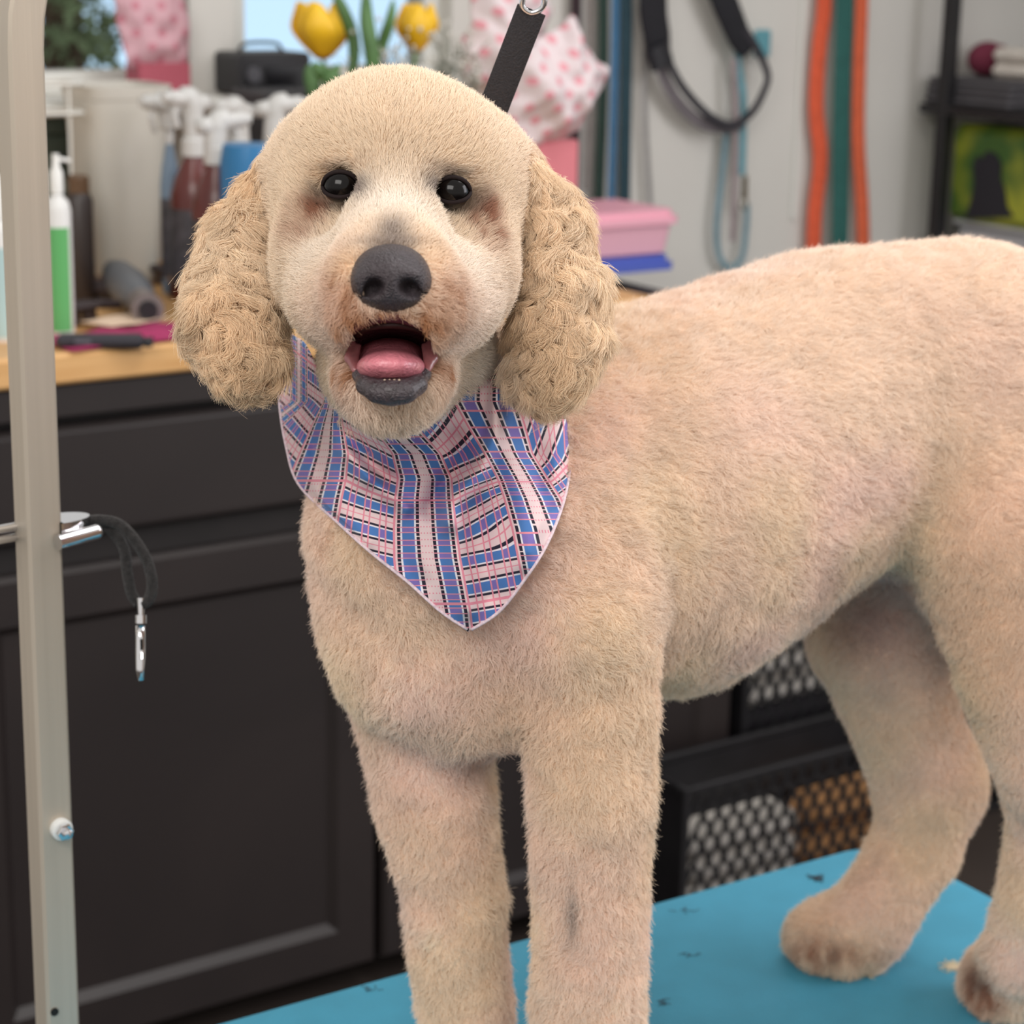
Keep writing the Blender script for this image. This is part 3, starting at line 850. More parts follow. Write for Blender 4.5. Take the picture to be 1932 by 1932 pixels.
whc = mat('white sprayer plastic', rgb(208, 208, 206), .4)
sprayer(368, .30, 168, 285, amb, whc, 'red-brown spray bottle with white trigger nearest the tall bin', .1)
sprayer(410, .18, 210, 300, amb, whc, 'dark red spray bottle standing in front of the other spray bottles', 2.9)
sprayer(452, .40, 185, 285, dkb, whc, 'dark spray bottle with white head left of the blue bottle', .3)
sprayer(520, .26, 180, 285, dkb, whc, 'dark spray bottle closest to the black box', 2.6)
sprayer(322, .36, 176, 262, clr, whc, 'slim grey-blue spray bottle right beside the tall bin', .2, .014)
t, b = hold(470, 300, .10); o = MB(); hz = zpx(470, 272, .10) - CZ
o.lathe([(.036, 0), (.038, .004), (.038, hz * .9), (.034, hz), (1e-6, hz)], n=32); tag(o.build('plastic_tub', mat('blue plastic tub', rgb(40, 116, 168), .4), loc=b, rz=CA), 'blue plastic tub standing behind the photo-left ear of the dog', 'tub')
# black radio box on the sill
t, _ = on_s(503, 200, WS - .05); zb2_ = SILL; zt_ = zpx(503, 97, WS - .04)
o = empty('radio', W(t, WS - .032, SILL), CA, 'black boxy speaker radio standing on the window sill', 'radio')
bw = on_s(570, 200, WS)[0] - on_s(436, 200, WS)[0]; hh = zt_ - SILL
bk_ = mat('black plastic', rgb(36, 36, 40), .45)
hh = max(hh, .06)
MB().box((0, 0, hh / 2), (bw, .10, hh), .006).build('body', bk_, o)
m = MB(); m.box((bw * .12, -.0515, hh * .45), (bw * .55, .003, hh * .5), .001); m.build('display', mat('dark display', rgb(16, 16, 20), .2), o)
m = MB(); m.lathe([(.012, 0), (.012, .006)], (-bw * .32, -.05, hh * .5), 20, MX); m.build('dial', mat('grey dial', rgb(84, 84, 90), .4), o)
m = MB(); m.tube(smooth_path([(-bw * .3, 0, hh), (-bw * .2, 0, hh + .012), (bw * .2, 0, hh + .012), (bw * .3, 0, hh)], 5), .003, 8); m.build('handle', bk_, o)
# grey machine below on the counter
t, b = hold(525, 250, .50); hz = zpx(540, 168, .48) - CZ
o = empty('toolbox', b, CA, 'dark grey tool case standing on the worktop behind the spray bottles', 'case')
MB().box((0, 0, hz * .46), (.10, .12, hz * .9), .010).build('body', mat('dark grey case', rgb(66, 66, 70), .5), o)
MB().box((0, 0, hz * .95), (.104, .124, hz * .09), .006).build('lid', mat('charcoal lid', rgb(44, 44, 48), .5), o)
MB().box((0, -.063, hz * .9), (.02, .006, .03), .001).build('latch', bk_, o)

# polka dot paper
def dots_mat(name, base_c, dot_c, sc=28, rough=.6, trans=0.0):
    m = bpy.data.materials.new(name); m.use_nodes = True; nt = m.node_tree; X.nt = nt; b = nt.nodes['Principled BSDF']
    u = nt.nodes.new('ShaderNodeUVMap'); u.uv_map = 'dots'; sp = nt.nodes.new('ShaderNodeSeparateXYZ'); nt.links.new(u.outputs[0], sp.inputs[0])
    a, c = X(sp.outputs[0]), X(sp.outputs[1])
    def dot(ox, oy, r):
        p = (a + ox).frac() - .5; q = (c + oy).frac() - .5
        return X.op('SQRT', p * p + q * q).lt(r)
    d = xmax(dot(0, 0, .17), dot(.5, .5, .17))
    nt.links.new(xmix(d, base_c, dot_c), b.inputs['Base Color']); b.inputs['Roughness'].default_value = rough
    if trans: b.inputs['Subsurface Weight'].default_value = 0
    return m
dot_m = dots_mat('dotted tissue', rgb(226, 212, 215), rgb(228, 156, 168))
def tissue(name, outline, s, parent, pm, org, crumple=.018, seed=0, depth=.05, dot=.040):
    """crumpled sheet with a given outline on plane s; outline in pixels, closed"""
    P = np.array([on_s(x_, y_, s) for x_, y_ in outline]); c = P.mean(0)
    n = 60; O = polyline([tuple(p) for p in P * 1000] + [tuple(P[0] * 1000)], n * 2)[:-1] / 1000
    R = 16; V = []; UV = []
    for i in range(R + 1):
        f = i / R
        for k in range(len(O)):
            q = c + (O[k] - c) * f
            V.append((q[0], s, q[1])); UV.append((q[0] / dot, q[1] / dot))
    V = np.array(V); k_ = len(O)
    nn = vnoise(V, 22, seed) * .6 + vnoise(V, 50, seed + 1) * .3
    rr_ = np.repeat(np.linspace(0, 1, R + 1), k_)
    V[:, 1] += crumple * nn * 2 - depth * (1 - rr_ ** 2)
    F_ = []
    for i in range(R):
        for k in range(k_):
            F_.append((i * k_ + k, i * k_ + (k + 1) % k_, (i + 1) * k_ + (k + 1) % k_, (i + 1) * k_ + k))
    F_ = np.array(F_)
    Wd = CO + V[:, :1] * E1 + V[:, 1:2] * E2 + np.array([0, 0, 1.]) * V[:, 2:]
    a = parent.rotation_euler[2]; v = Wd - np.array(parent.location)
    Lc_ = np.stack([v[:, 0] * math.cos(a) + v[:, 1] * math.sin(a), -v[:, 0] * math.sin(a) + v[:, 1] * math.cos(a), v[:, 2]], 1)
    o = np_mesh(name, Lc_, F_, pm, parent)
    uvl = o.data.uv_layers.new(name='dots'); li = np.zeros(len(o.data.loops), np.int32); o.data.loops.foreach_get('vertex_index', li)
    uvl.data.foreach_set('uv', np.array(UV, np.float32)[li].ravel())
    sd = o.modifiers.new('thick', 'SOLIDIFY'); sd.thickness = .0006
    return o
# bouquet in dotted paper on the right of the head
s = .36; t, b = hold(1015, 300, s)
bag = empty('gift_bag', b, CA, 'pink gift bag with white tissue and pink dots, just right of the noose strap', 'gift bag')
hz = zpx(1020, 262, s) - CZ
bgm = mat('coral paper', rgb(222, 130, 140), .6, noise=(12, .1))
m = MB(); m.box((0, 0, hz / 2), (.11, .07, hz), .004); m.build('bag_body', bgm, bag, smooth=0)
tissue('tissue_paper', [(1060, 50), (1082, 28), (1100, 70), (1118, 105), (1150, 130), (1128, 175), (1105, 225), (1060, 262), (1000, 275), (950, 250), (930, 180), (960, 110), (1010, 80)], s - .04, bag, dot_m, b, seed=3)
tissue('tissue_paper', [(905, -40), (1000, -60), (1040, 10), (1000, 90), (960, 170), (930, 240), (880, 160), (872, 100), (890, 40)], s + .02, bag, dot_m, b, seed=8)
# dotted bag on the sill, left
s = WS - .035; z0 = SILL
t, _ = on_s(285, 150, s)
bag2 = empty('gift_bag', W(t, s, SILL), CA, 'pink dotted gift bag on the window sill above the tall bin', 'gift bag')
hb_ = max(zpx(285, 118, s) - SILL, .01)
pk2 = dots_mat('pink dotted paper', rgb(208, 164, 174), rgb(196, 128, 142))
m = MB(); m.box((.012, 0, hb_ / 2 + .0), (.085, .05, hb_), .002); m.build('bag_body', mat('rose red paper', rgb(176, 84, 100), .6), bag2, smooth=0)
tissue('tissue_paper', [(205, -40), (330, -50), (352, 20), (356, 90), (350, 128), (300, 134), (245, 130), (228, 80)], s - .01, bag2, pk2, b, seed=5, depth=.02, crumple=.010)
# candle stick thing
t, b = hold(218, 140, .49)
# tulips in a vase
s = .40; t, b = hold(705, 120, s)
vase = empty('vase', b, CA, 'clear glass vase holding tulips, behind the head of the dog', 'vase')
vh = zpx(700, 150, s) - CZ
vg = mat('vase glass', rgb(214, 226, 222), .03, trans=1.0)
m = MB(); m.lathe([(.04, 0), (.043, .004), (.036, vh * .3), (.040, vh * .7), (.055, vh), (.052, vh), (.037, vh * .7), (.033, vh * .3), (.038, .01), (1e-6, .01)], n=36); m.build('glass', vg, vase, smooth=180)
yel = mat('yellow petal', rgb(248, 196, 38), .45, noise=(30, .12, (1, 1, .2))); grn = mat('tulip leaf', rgb(84, 122, 70), .5, noise=(20, .2)); stem_m = mat('tulip stem', rgb(104, 140, 78), .5)
def tulip(px, py0, py1, wpx, label, lean=0.0, s=.40):
    t0, zb3 = on_s(px, py1, s); _, zt3 = on_s(px, py0, s); w = (on_s(px + wpx / 2, py0, s)[0] - on_s(px - wpx / 2, py0, s)[0]) / 2 * 1.22
    c = W(t0, s, zb3); H = zt3 - zb3
    o = empty('tulip', c, CA, label, 'flower', 'yellow tulips in the glass vase')
    for k in range(6):
        a0 = k * math.pi / 3 + (.2 if k % 2 else 0); inn = .86 if k % 2 else 1.0; P = []; Fc = []
        n1, n2 = 9, 7
        for i in range(n1):
            f = i / (n1 - 1); prof = (math.sin(min(1, f * 1.25 + .12) * math.pi * .5)) * (1 - .34 * max(0, f - .55) / .45)
            wd = .72 * math.sin(math.pi * (f * .84 + .10)) ** .38
            for j in range(n2):
                g = (j / (n2 - 1) - .5) * 2; a = a0 + g * wd
                rr_ = w * inn * prof * (1 - .06 * g * g)
                P.append((rr_ * math.cos(a) + lean * f * f * .01, rr_ * math.sin(a), H * (f - .08 * g * g * f)))
        for i in range(n1 - 1):
            for j in range(n2 - 1): Fc.append((i * n2 + j, i * n2 + j + 1, (i + 1) * n2 + j + 1, (i + 1) * n2 + j))
        q = MB().add(P, Fc).build('petal', yel, o, smooth=180, fixn=False)
        sd = q.modifiers.new('t', 'SOLIDIFY'); sd.thickness = .0012
    e = Vector(b) + Vector((0, 0, .02)) - Vector(c); ca_, sa_ = math.cos(-CA), math.sin(-CA); e = Vector((e.x * ca_ - e.y * sa_, e.x * sa_ + e.y * ca_, e.z))
    MB().tube(smooth_path([(0, 0, .002), (e.x * .25, e.y * .2, e.z * .3), (e.x * .7, e.y * .7, e.z * .7), tuple(e)], 6), .003, 8).build('stem', stem_m, o, smooth=180)
tulip(609, 3, 112, 90, 'large yellow tulip left of the strap, leaning outwards over the vase', -1)
tulip(785, 6, 98, 64, 'smaller yellow tulip above the top of the head', .3)
def leaf(P, wmax, name='tulip_leaf', label='', m=grn):
    pts = smooth_path([at(x_, y_, d) for x_, y_, d in P], 6); o_ = pts[0]; n = len(pts); V_ = []; F_ = []
    for i, p in enumerate(pts):
        tn_ = pts[min(i + 1, n - 1)] - pts[max(i - 1, 0)]; tn_ /= np.linalg.norm(tn_); sd_ = np.cross(tn_, FWD); sd_ /= np.linalg.norm(sd_)
        w = wmax * math.sin(math.pi * min(.98, (i + .8) / n)) ** .6
        for j in (-1, 0, 1): V_.append(p - o_ + sd_ * w * j + FWD * (abs(j) * w * .4))
    for i in range(n - 1):
        for j in (0, 1): F_.append((i * 3 + j, i * 3 + j + 1, i * 3 + j + 4, i * 3 + j + 3))
    q = MB().add(V_, F_).build(name, m, None, o_, smooth=180, fixn=False); sd = q.modifiers.new('t', 'SOLIDIFY'); sd.thickness = .001
    return tag(q, label, 'leaf', 'green leaves around the tulips')
dv = 3.08
leaf([(700, 180, dv), (702, 110, dv - .02), (692, 40, dv - .03), (690, -30, dv - .02)], .011, label='tall upright green leaf between the two yellow tulips')
leaf([(690, 170, dv + .02), (718, 90, dv), (735, 40, dv - .02), (742, 0, dv - .02)], .008, label='narrow green leaf leaning towards the smaller tulip')
leaf([(660, 190, dv), (630, 150, dv - .02), (605, 135, dv - .04), (590, 118, dv - .04)], .012, label='broad green leaf under the larger tulip')
leaf([(655, 200, dv + .03), (668, 90, dv + .02), (648, 20, dv), (620, -30, dv)], .009, label='green leaf rising behind the larger tulip')
leaf([(600, 210, dv), (592, 170, dv), (586, 140, dv), (582, 122, dv)], .011, label='green leaf low beside the left end of the bouquet')
leaf([(640, 205, dv - .03), (630, 170, dv - .04), (622, 150, dv - .05), (640, 122, dv - .05)], .012, label='green leaf just above the crown of the head at left')
# small white filler flowers
bbm = mat('dusty white blossom', rgb(206, 204, 196), .8, noise=(60, .15)); gstem = mat('grey green twig', rgb(120, 126, 112), .8)
for q, (cxp, cyp, lab) in enumerate(((850, 95, 'sprig of tiny white filler flowers right of the smaller tulip'), (720, 110, 'sprig of tiny white filler flowers between the tulips'), (880, 150, 'sprig of tiny grey-white flowers near the dotted tissue'))):
    rq = random.Random(q); c = at(cxp, cyp, dv + .02); rt = at(720, 230, dv + .02)
    o = empty('filler_flower', c, 0, lab, 'flower', 'white filler flowers in the bouquet')
    fm, tm_ = MB(), MB()
    for i in range(60):
        p = Vector((rq.gauss(0, .024), rq.gauss(0, .02), rq.gauss(0, .022))); fm.sphere(p, rq.uniform(.002, .0042), 5)
        tm_.tube([p, p * .4 + Vector((0, 0, -.03)), Vector(rt - c)], .0005, 4)
    fm.build('blossom', bbm, o, smooth=180); tm_.build('twig', gstem, o)

# clipper, brush, cloths
mg = mat('magenta cloth', rgb(168, 52, 100), .9, noise=(30, .15), bump=(200, .6))
def slab_cloth(name, px, py, s, size, m, label, z=CZ, rz=0, cat='cloth', th=.006):
    p = at_z(px, py, z); V_ = []; n = 24
    g = []
    for i in range(n):
        for j in range(n):
            x_, y_ = (i / (n - 1) - .5) * size[0], (j / (n - 1) - .5) * size[1]; g.append((x_, y_, 0))
    G = np.array(g); hgt = (vnoise(G, 30, 77) * .5 + .5) * th + .0012
    V_ = [(a, b2, float(h_)) for (a, b2, _), h_ in zip(g, hgt)]
    F_ = [(i * n + j, (i + 1) * n + j, (i + 1) * n + j + 1, i * n + j + 1) for i in range(n - 1) for j in range(n - 1)]
    q = MB().add(V_, F_).build(name, m, None, p, CA + rz, smooth=180, fixn=False); sd = q.modifiers.new('t', 'SOLIDIFY'); sd.thickness = .0012; sd.offset = 1
    return tag(q, label, cat)
slab_cloth('cloth', 235, 640, 0, (.20, .10), mg, 'magenta cloth lying under the clippers on the worktop', rz=.1)
slab_cloth('paper', 235, 607, 0, (.10, .06), mat('pale paper', rgb(232, 206, 180), .8), 'pale paper scrap lying on the magenta cloth', z=CZ + .0075, cat='paper', th=.002, rz=.3)
c = at_z(190, 658, CZ)
o = empty('hair_clipper', c + np.array([0, 0, .0]), math.radians(6), 'long black flat clipper lying at the worktop edge', 'clipper')
MB().box((0, 0, .0095), (.108, .026, .017), .006).build('body', mat('black rubber', rgb(44, 42, 50), .5), o)
MB().box((.058, 0, .0085), (.012, .022, .010), .002).build('blade', steel_m, o)
MB().box((-.02, -.0135, .011), (.02, .002, .004), .0008).build('switch', mat('grey switch', rgb(96, 96, 104), .5), o)
# grey slicker brush
c = at_z(275, 612, CZ); d1 = at_z(215, 545, CZ)
o = empty('hair_dryer', c, 0, 'rounded grey hand dryer lying on the worktop beside the photo-left ear', 'dryer')
ax_ = d1 - c; gm = mat('slate grey plastic', rgb(104, 108, 114), .5)
P_ = [Vector(ax_ * f + np.array([0, 0, .026])) for f in (1.0, .8, .55, .3, .1)]
MB().tube(P_, [.016, .024, .027, .026, .019], 20).build('barrel', gm, o, smooth=40)
MB().tube([Vector(ax_ * .12 + np.array([0, 0, .025])), Vector(ax_ * -.08 + np.array([0, 0, .023]))], [.019, .021], 20).build('nozzle', mat('grey brown nozzle', rgb(120, 112, 110), .4), o)
MB().tube([Vector(ax_ * -.075 + np.array([0, 0, .023])), Vector(ax_ * -.1 + np.array([0, 0, .0225]))], [.013, .012], 16).build('air_opening', mat('dark opening', rgb(30, 30, 34), .6), o)
MB().tube([Vector(ax_ * .6 + np.array([0, 0, .02])), Vector(ax_ * .6 + np.array([-.06, .03, .014]))], [.014, .011], 14).build('handle', mat('dark handle', rgb(58, 50, 52), .6), o)
brn = mat('dark brown bristle', rgb(70, 54, 50), .9, noise=(80, .4), bump=(400, 1))
rq = random.Random(3)
for i, (px, py, L_, a, lab) in enumerate(((148, 612, .06, .3, 'dark brown brush lying nearest the green bottle'), (150, 560, .06, -.25, 'dark brown brush lying behind the nearer brush'), (322, 535, .06, .2, 'dark brush lying behind the grey dryer'), (350, 560, .05, -.3, 'small dark comb brush near the ear of the dog'))):
    c = at_z(px, py, CZ); o = empty('grooming_brush', c, CA + a, lab, 'brush', 'brushes scattered on the worktop')
    m = MB(); m.box((0, 0, .024), (L_, .030, .010), .004); m.tube([(L_ / 2, 0, .024), (L_ / 2 + .04, 0, .018)], [.007, .006], 10); m.build('handle', mat('brush wood', rgb(120, 92, 74), .6) if i % 2 else mat('dark brush handle', rgb(52, 42, 44), .5), o)
    m = MB()
    for k in range(90):
        x_, y_ = rq.uniform(-L_ * .45, L_ * .45), rq.uniform(-.013, .013); m.tube([(x_, y_, .02), (x_ * 1.05, y_ * 1.1, .0005)], .0008, 4)
    m.build('bristles', brn, o)

# food boxes at the right end of the counter
s = .30
def tub(px0, px1, y0, y1, s, col, lidcol, ylid0, label, z, hh, lidh, trans=0, name='storage_box', lidw=1.0):
    t0, t1 = on_s(px0, y1, s)[0], on_s(px1, y1, s)[0]; tm__ = (t0 + t1) / 2; w = t1 - t0
    o = empty(name, W(tm__, s + .08, z), CA, label, 'storage box', 'plastic boxes stacked at the end of the worktop')
    m = MB(); P_ = []; 
    def ring(wx, wy, z_, n=6, r=.015): return [(a, b2, z_) for a, b2 in rrect(wx, wy, r, n)]
    rings = [ring(w * .86, .14, 0), ring(w * .90, .15, .004), ring(w * .97, .165, hh), ring(w * .94, .16, hh - .0001), ring(w * .86, .145, .004)]
    n_ = len(rings[0]); V_ = [p for r_ in rings for p in r_]; F_ = [tuple(range(n_))[::-1], tuple(4 * n_ + k for k in range(n_))]
    for i in range(4):
        for k in range(n_): F_.append((i * n_ + k, i * n_ + (k + 1) % n_, (i + 1) * n_ + (k + 1) % n_, (i + 1) * n_ + k))
    m.add(V_, F_).build('body', col, o)
    m = MB(); m.prism(rrect(w * lidw * 1.03, .178, .018), hh, hh + lidh * .55, 'xy'); m.prism(rrect(w * lidw * .95, .162, .016), hh + lidh * .55, hh + lidh, 'xy'); m.build('lid', lidcol, o)
    return z + hh + lidh + .0005
clear = mat('cloudy grey plastic', rgb(172, 167, 170), .35); pinkp = mat('pink plastic', rgb(232, 178, 194), .45); pinkl = mat('pink lid', rgb(236, 172, 190), .4); bluel = mat('blue lid plastic', rgb(76, 96, 186), .4)
zA = zpx(1205, 512, s) - CZ; zB = zpx(1205, 484, s); zC = zpx(1205, 425, s)
z1 = tub(1110, 1262, 0, 530, s, clear, bluel, 0, 'cloudy grey plastic box with blue lid at the right end of the worktop', CZ, zA, zB - zA - CZ - .001, lidw=1.06)
z2 = tub(1105, 1272, 0, 460, s, pinkp, pinkl, 0, 'pink plastic box stacked on the blue-lidded box', z1, zC - z1, .022, lidw=1.04)

# ================================================================== leads on the wall
def strap(name, pts, s, w, th, m, label, cat='leash', group=None, parts=None, proud=.0):
    P = [CO + E1 * on_s(x_, y_, s)[0] + E2 * s + np.array([0, 0, on_s(x_, y_, s)[1]]) for x_, y_ in pts]
    o = P[0]; q = MB(); q.tube([p - o for p in smooth_path(P, 6)], w / 2, 12, flat=th / w, up=tuple(-E2), sq=4)
    q = q.build(name, m, None, o, smooth=40)
    if label: tag(q, label, cat, group)
    return q
def fab(name, c, rough=.85): return mat(name, c, rough, noise=(60, .12), bump=(500, .5))
wl = WS - .02
hookm = mat('hook metal', rgb(150, 150, 150), .3, metal=1)
G = 'leads hanging on the wall'
YT = -170
k_ = 3.6 / 4000
strap('leash', [(1182, YT), (1182, 100), (1178, 380)], wl, .026, .004, fab('dark teal', rgb(38, 66, 76)), 'dark teal lead hanging just right of the blue one', group=G)
strap('leash', [(1163, YT), (1160, 100), (1153, 380)], wl - .012, .016, .004, fab('blue', rgb(60, 110, 148)), 'bright blue lead hanging on the wall', group=G)
strap('leash', [(1138, YT), (1138, 150), (1130, 380)], wl, .022, .004, fab('bottle green', rgb(40, 62, 54)), 'dark green lead hanging left of the blue one', group=G)
strap('leash', [(1112, YT), (1112, 150), (1108, 360)], wl - .012, .018, .004, fab('warm grey', rgb(132, 126, 122)), 'warm grey lead hanging beside the dotted tissue', group=G)
strap('leash', [(1088, YT), (1086, 150), (1082, 360)], wl, .022, .004, fab('black red', rgb(52, 36, 42)), 'blackish lead hanging behind the dotted tissue', group=G)
strap('leash', [(1218, 60), (1217, 200), (1222, 300), (1228, 392)], wl, .011, .003, fab('thin grey', rgb(150, 148, 146)), 'thin grey lead hanging below the black harness', group=G)
# black harness
hn = empty('dog_harness', W(*[(on_s(1310, -60, wl)[0]), wl][:2], on_s(1310, -60, wl)[1]), 0, 'black padded harness with grey strap loop hanging on the wall', 'harness')
blkf = fab('black webbing', rgb(28, 28, 34)); gryf = fab('grey webbing', rgb(112, 106, 110)); bstr = fab('charcoal webbing', rgb(50, 48, 54))
def hs(nm, pts, w, th, m, s=wl - .02):
    P = [CO + E1 * on_s(x_, y_, s)[0] + E2 * s + np.array([0, 0, on_s(x_, y_, s)[1]]) - np.array(hn.location) for x_, y_ in pts]
    ws = w if isinstance(w, (int, float)) else list(np.interp(np.linspace(0, 1, (len(pts) - 1) * 6 + 1), np.linspace(0, 1, len(w)), w))
    q = MB(); w0_ = w if isinstance(w, (int, float)) else 1
    q.tube(smooth_path(P, 6), w / 2 if isinstance(w, (int, float)) else [a / 2 for a in ws], 12, flat=th, up=tuple(-E2), sq=3)
    return q.build(nm, m, hn, smooth=40)
hs('pad', [(1285, -160), (1240, -60), (1232, 10), (1240, 70), (1248, 118)], [.03, .055, .060, .056, .040], .3, blkf)
hs('pad', [(1310, -160), (1345, -50), (1370, 10), (1395, 70), (1410, 100)], [.03, .05, .056, .05, .03], .3, blkf, wl - .025)
hs('strap', [(1243, 115), (1262, 165), (1290, 205), (1330, 235), (1375, 240), (1402, 232)], .022, .25, gryf)
hs('strap', [(1262, 118), (1285, 160), (1318, 200), (1352, 228), (1385, 236), (1420, 210), (1442, 170), (1448, 140), (1430, 95), (1405, 55)], .016, .25, bstr, wl - .032)
hs('buckle', [(1238, 85), (1250, 125)], .05, .35, mat('black buckle', rgb(30, 30, 36), .4), wl - .036)
# teal lead with metal snap and pink-grey one
strap('leash', [(1398, 40), (1392, 110), (1402, 180), (1402, 260), (1400, 330)], wl - .008, .016, .004, fab('light teal', rgb(104, 156, 168)), 'light teal lead hanging through the harness loop', group=G)
strap('leash', [(1372, 240), (1362, 330), (1352, 430), (1358, 485), (1378, 506), (1400, 485), (1408, 430), (1410, 385)], wl - .004, .012, .005, fab('steel blue', rgb(112, 146, 158)), 'long steel blue looped lead hanging lowest below the harness', group=G)
strap('leash', [(1385, 110), (1388, 240), (1386, 350), (1382, 455)], wl - .018, .014, .004, fab('mauve grey', rgb(150, 136, 138)), 'mauve grey lead hanging inside the steel blue loop', group=G)
cl = MB(); p = W(on_s(1405, 352, wl - .02)[0], wl - .02, on_s(1405, 352, wl - .02)[1]); cl.tube([(0, 0, .02), (0, 0, -.022)], [.005, .006], 12); cl.tube(smooth_path([(0, 0, -.02), (.008, 0, -.03), (.0, 0, -.042), (-.008, 0, -.03)], 5, True), .002, 8, closed=True)
tag(cl.build('snap_hook', mat('aged brass', rgb(110, 100, 80), .35, metal=.9), loc=p, rz=CA), 'brass snap hook hanging at the end of the teal lead', 'hook')
bo = MB(); p = W(on_s(1438, 82, wl - .02)[0], wl - .02, on_s(1438, 82, wl - .02)[1]); bo.box((0, 0, 0), (.04, .010, .05), .005)
tag(bo.build('bag_dispenser', mat('teal plastic', rgb(92, 150, 162), .5), loc=p, rz=CA), 'small teal pouch hanging beside the right side of the harness', 'pouch')
# orange and green leads
strap('leash', [(1556, YT), (1556, 0), (1546, 90), (1540, 200), (1548, 300), (1538, 400), (1534, 520)], wl, .036, .005, fab('orange', rgb(226, 96, 62)), 'orange lead hanging left of the dark green strap', group=G)
strap('leash', [(1626, YT), (1626, 0), (1622, 120), (1620, 260), (1628, 400), (1630, 520)], wl, .032, .005, fab('orange b', rgb(222, 104, 68)), 'orange lead hanging right of the dark green strap', group=G)
strap('leash', [(1594, YT), (1594, 0), (1588, 200), (1586, 400), (1584, 520)], wl - .014, .044, .005, fab('deep green', rgb(44, 98, 92)), 'wide dark green strap hanging between the two orange leads', group=G)
rail = MB(); ta2, tb2 = on_s(1070, YT, wl)[0] - .03, on_s(1640, YT, wl)[0] + .03; zr = on_s(1300, YT, wl)[1]
rail.box(((ta2 + tb2) / 2, WS - .012, on_s(1300, YT, wl)[1] + .02), (tb2 - ta2, .018, .12), .003)
tag(rail.build('hook_rail', white_m, loc=CO, rz=CA, smooth=0), 'white rail on the wall that carries the leads', 'rail')

# ================================================================== shelf unit on the right
AS = CA - math.pi / 2          # local x runs towards the camera along the side wall, local y towards that wall
shelf = empty('shelf_unit', W(TSH, .64, FZ), AS, 'black metal shelf unit standing by the side wall at the right edge', 'shelf')
pw = .026
for x_, y_ in ((.07, .013), (.82, .013), (.07, .37), (.82, .37)): MB().box((x_, y_, 1.0), (pw, pw, 2.0), .002).build('post', black_m, shelf, smooth=0)
_, zs1 = on_t(1760, 196, TSH); _, zs2 = on_t(1830, 500, TSH)
for z in (zs1, zs2, .25, 1.72):
    MB().box((.44, .19, z - .010 - FZ), (.86, .38 - .002, .018), .002).build('shelf_board', black_m, shelf, smooth=0)
def sh_at(px, py, tt):
    """place inside the shelf at plane t = TSH + tt seen at pixel (px, py): world point"""
    s_, z_ = on_t(px, py, TSH + tt); return W(TSH + tt, s_, z_)
def sh_on(px, tt, z):
    s_, _ = on_t(px, 300, TSH + tt); return W(TSH + tt, s_, z)
gr = fab('grey felt', rgb(84, 82, 86))
folded('blanket', sh_on(1885, .13, zs1), (.22, .22, .05), gr, 'charcoal folded blanket lying on the upper shelf', 'blanket', 4)
m = MB(); m.sphere((0, 0, .034), .034, 12, (1.3, 1, 1)); m.tube([(.03, 0, .035), (.075, .01, .025)], [.028, .018], 14); q = m.build('plush_toy', fab('wine red', rgb(112, 40, 62)), None, sh_on(1848, .12, zs1 + .051), CA, smooth=180); tag(q, 'wine red plush toy lying on the charcoal blanket', 'toy')
folded('towel', sh_on(1925, .12, zs1 + .051), (.09, .12, .06), towel_m, 'white towel folded on the charcoal blanket beside the red toy', 'towel', 2)
# pale bin and green sack
bt_ = on_t(1850, 425, TSH + .02)[1]; hb2 = bt_ - zs2
s0_, s1_ = on_t(1775, 450, TSH + .02)[0], on_t(1990, 450, TSH + .02)[0]
gb = empty('storage_bin', W(TSH + .195, (s0_ + s1_) / 2, zs2 + .0005), AS, 'pale grey plastic bin on the shelf under the green sack', 'bin')
wq = abs(s0_ - s1_)
MB().box((0, 0, hb2 * .43), (wq * .96, .28, hb2 * .86), .010).build('body', mat('pale grey plastic', rgb(186, 186, 190), .5), gb)
MB().box((0, 0, hb2 * .93), (wq, .30, hb2 * .12), .005).build('lid', mat('pale grey lid', rgb(204, 204, 206), .5), gb)
MB().box((wq * .12, -.145, hb2 * .35), (.07, .012, .022), .004).build('handle', mat('grey handle', rgb(60, 60, 66), .5), gb)
zt4 = on_t(1850, 238, TSH + .03)[1]; zz = zs2 + hb2 * .992
s0_, s1_ = on_t(1784, 330, TSH + .03)[0], on_t(1975, 330, TSH + .03)[0]; wg = abs(s0_ - s1_); hg = zt4 - zz
fb = empty('pet_food_sack', W(TSH + .10, (s0_ + s1_) / 2, zz), AS, 'green and yellow sack with black dog silhouette on the grey bin', 'sack')
gmt = bpy.data.materials.new('green sack print'); gmt.use_nodes = True; nt = gmt.node_tree
tc2 = nt.nodes.new('ShaderNodeTexCoord'); nz = nt.nodes.new('ShaderNodeTexNoise'); nz.inputs['Scale'].default_value = 9; r2 = nt.nodes.new('ShaderNodeValToRGB')
r2.color_ramp.elements[0].position = .38; r2.color_ramp.elements[0].color = (*rgb(64, 100, 44), 1); r2.color_ramp.elements[1].position = .66; r2.color_ramp.elements[1].color = (*rgb(168, 172, 56), 1)
nt.links.new(tc2.outputs['Object'], nz.inputs['Vector']); nt.links.new(nz.outputs[0], r2.inputs[0]); nt.links.new(r2.outputs[0], nt.nodes['Principled BSDF'].inputs['Base Color']); nt.nodes['Principled BSDF'].inputs['Roughness'].default_value = .4
MB().box((0, 0, hg / 2), (wg, .13, hg), .015).build('sack_body', gmt, fb)
def sil(px, py):
    s_, z_ = on_t(px, py, TSH + .033); q = W(TSH + .033, s_, z_) - np.array(fb.location); return (-(q @ E2), q[2])
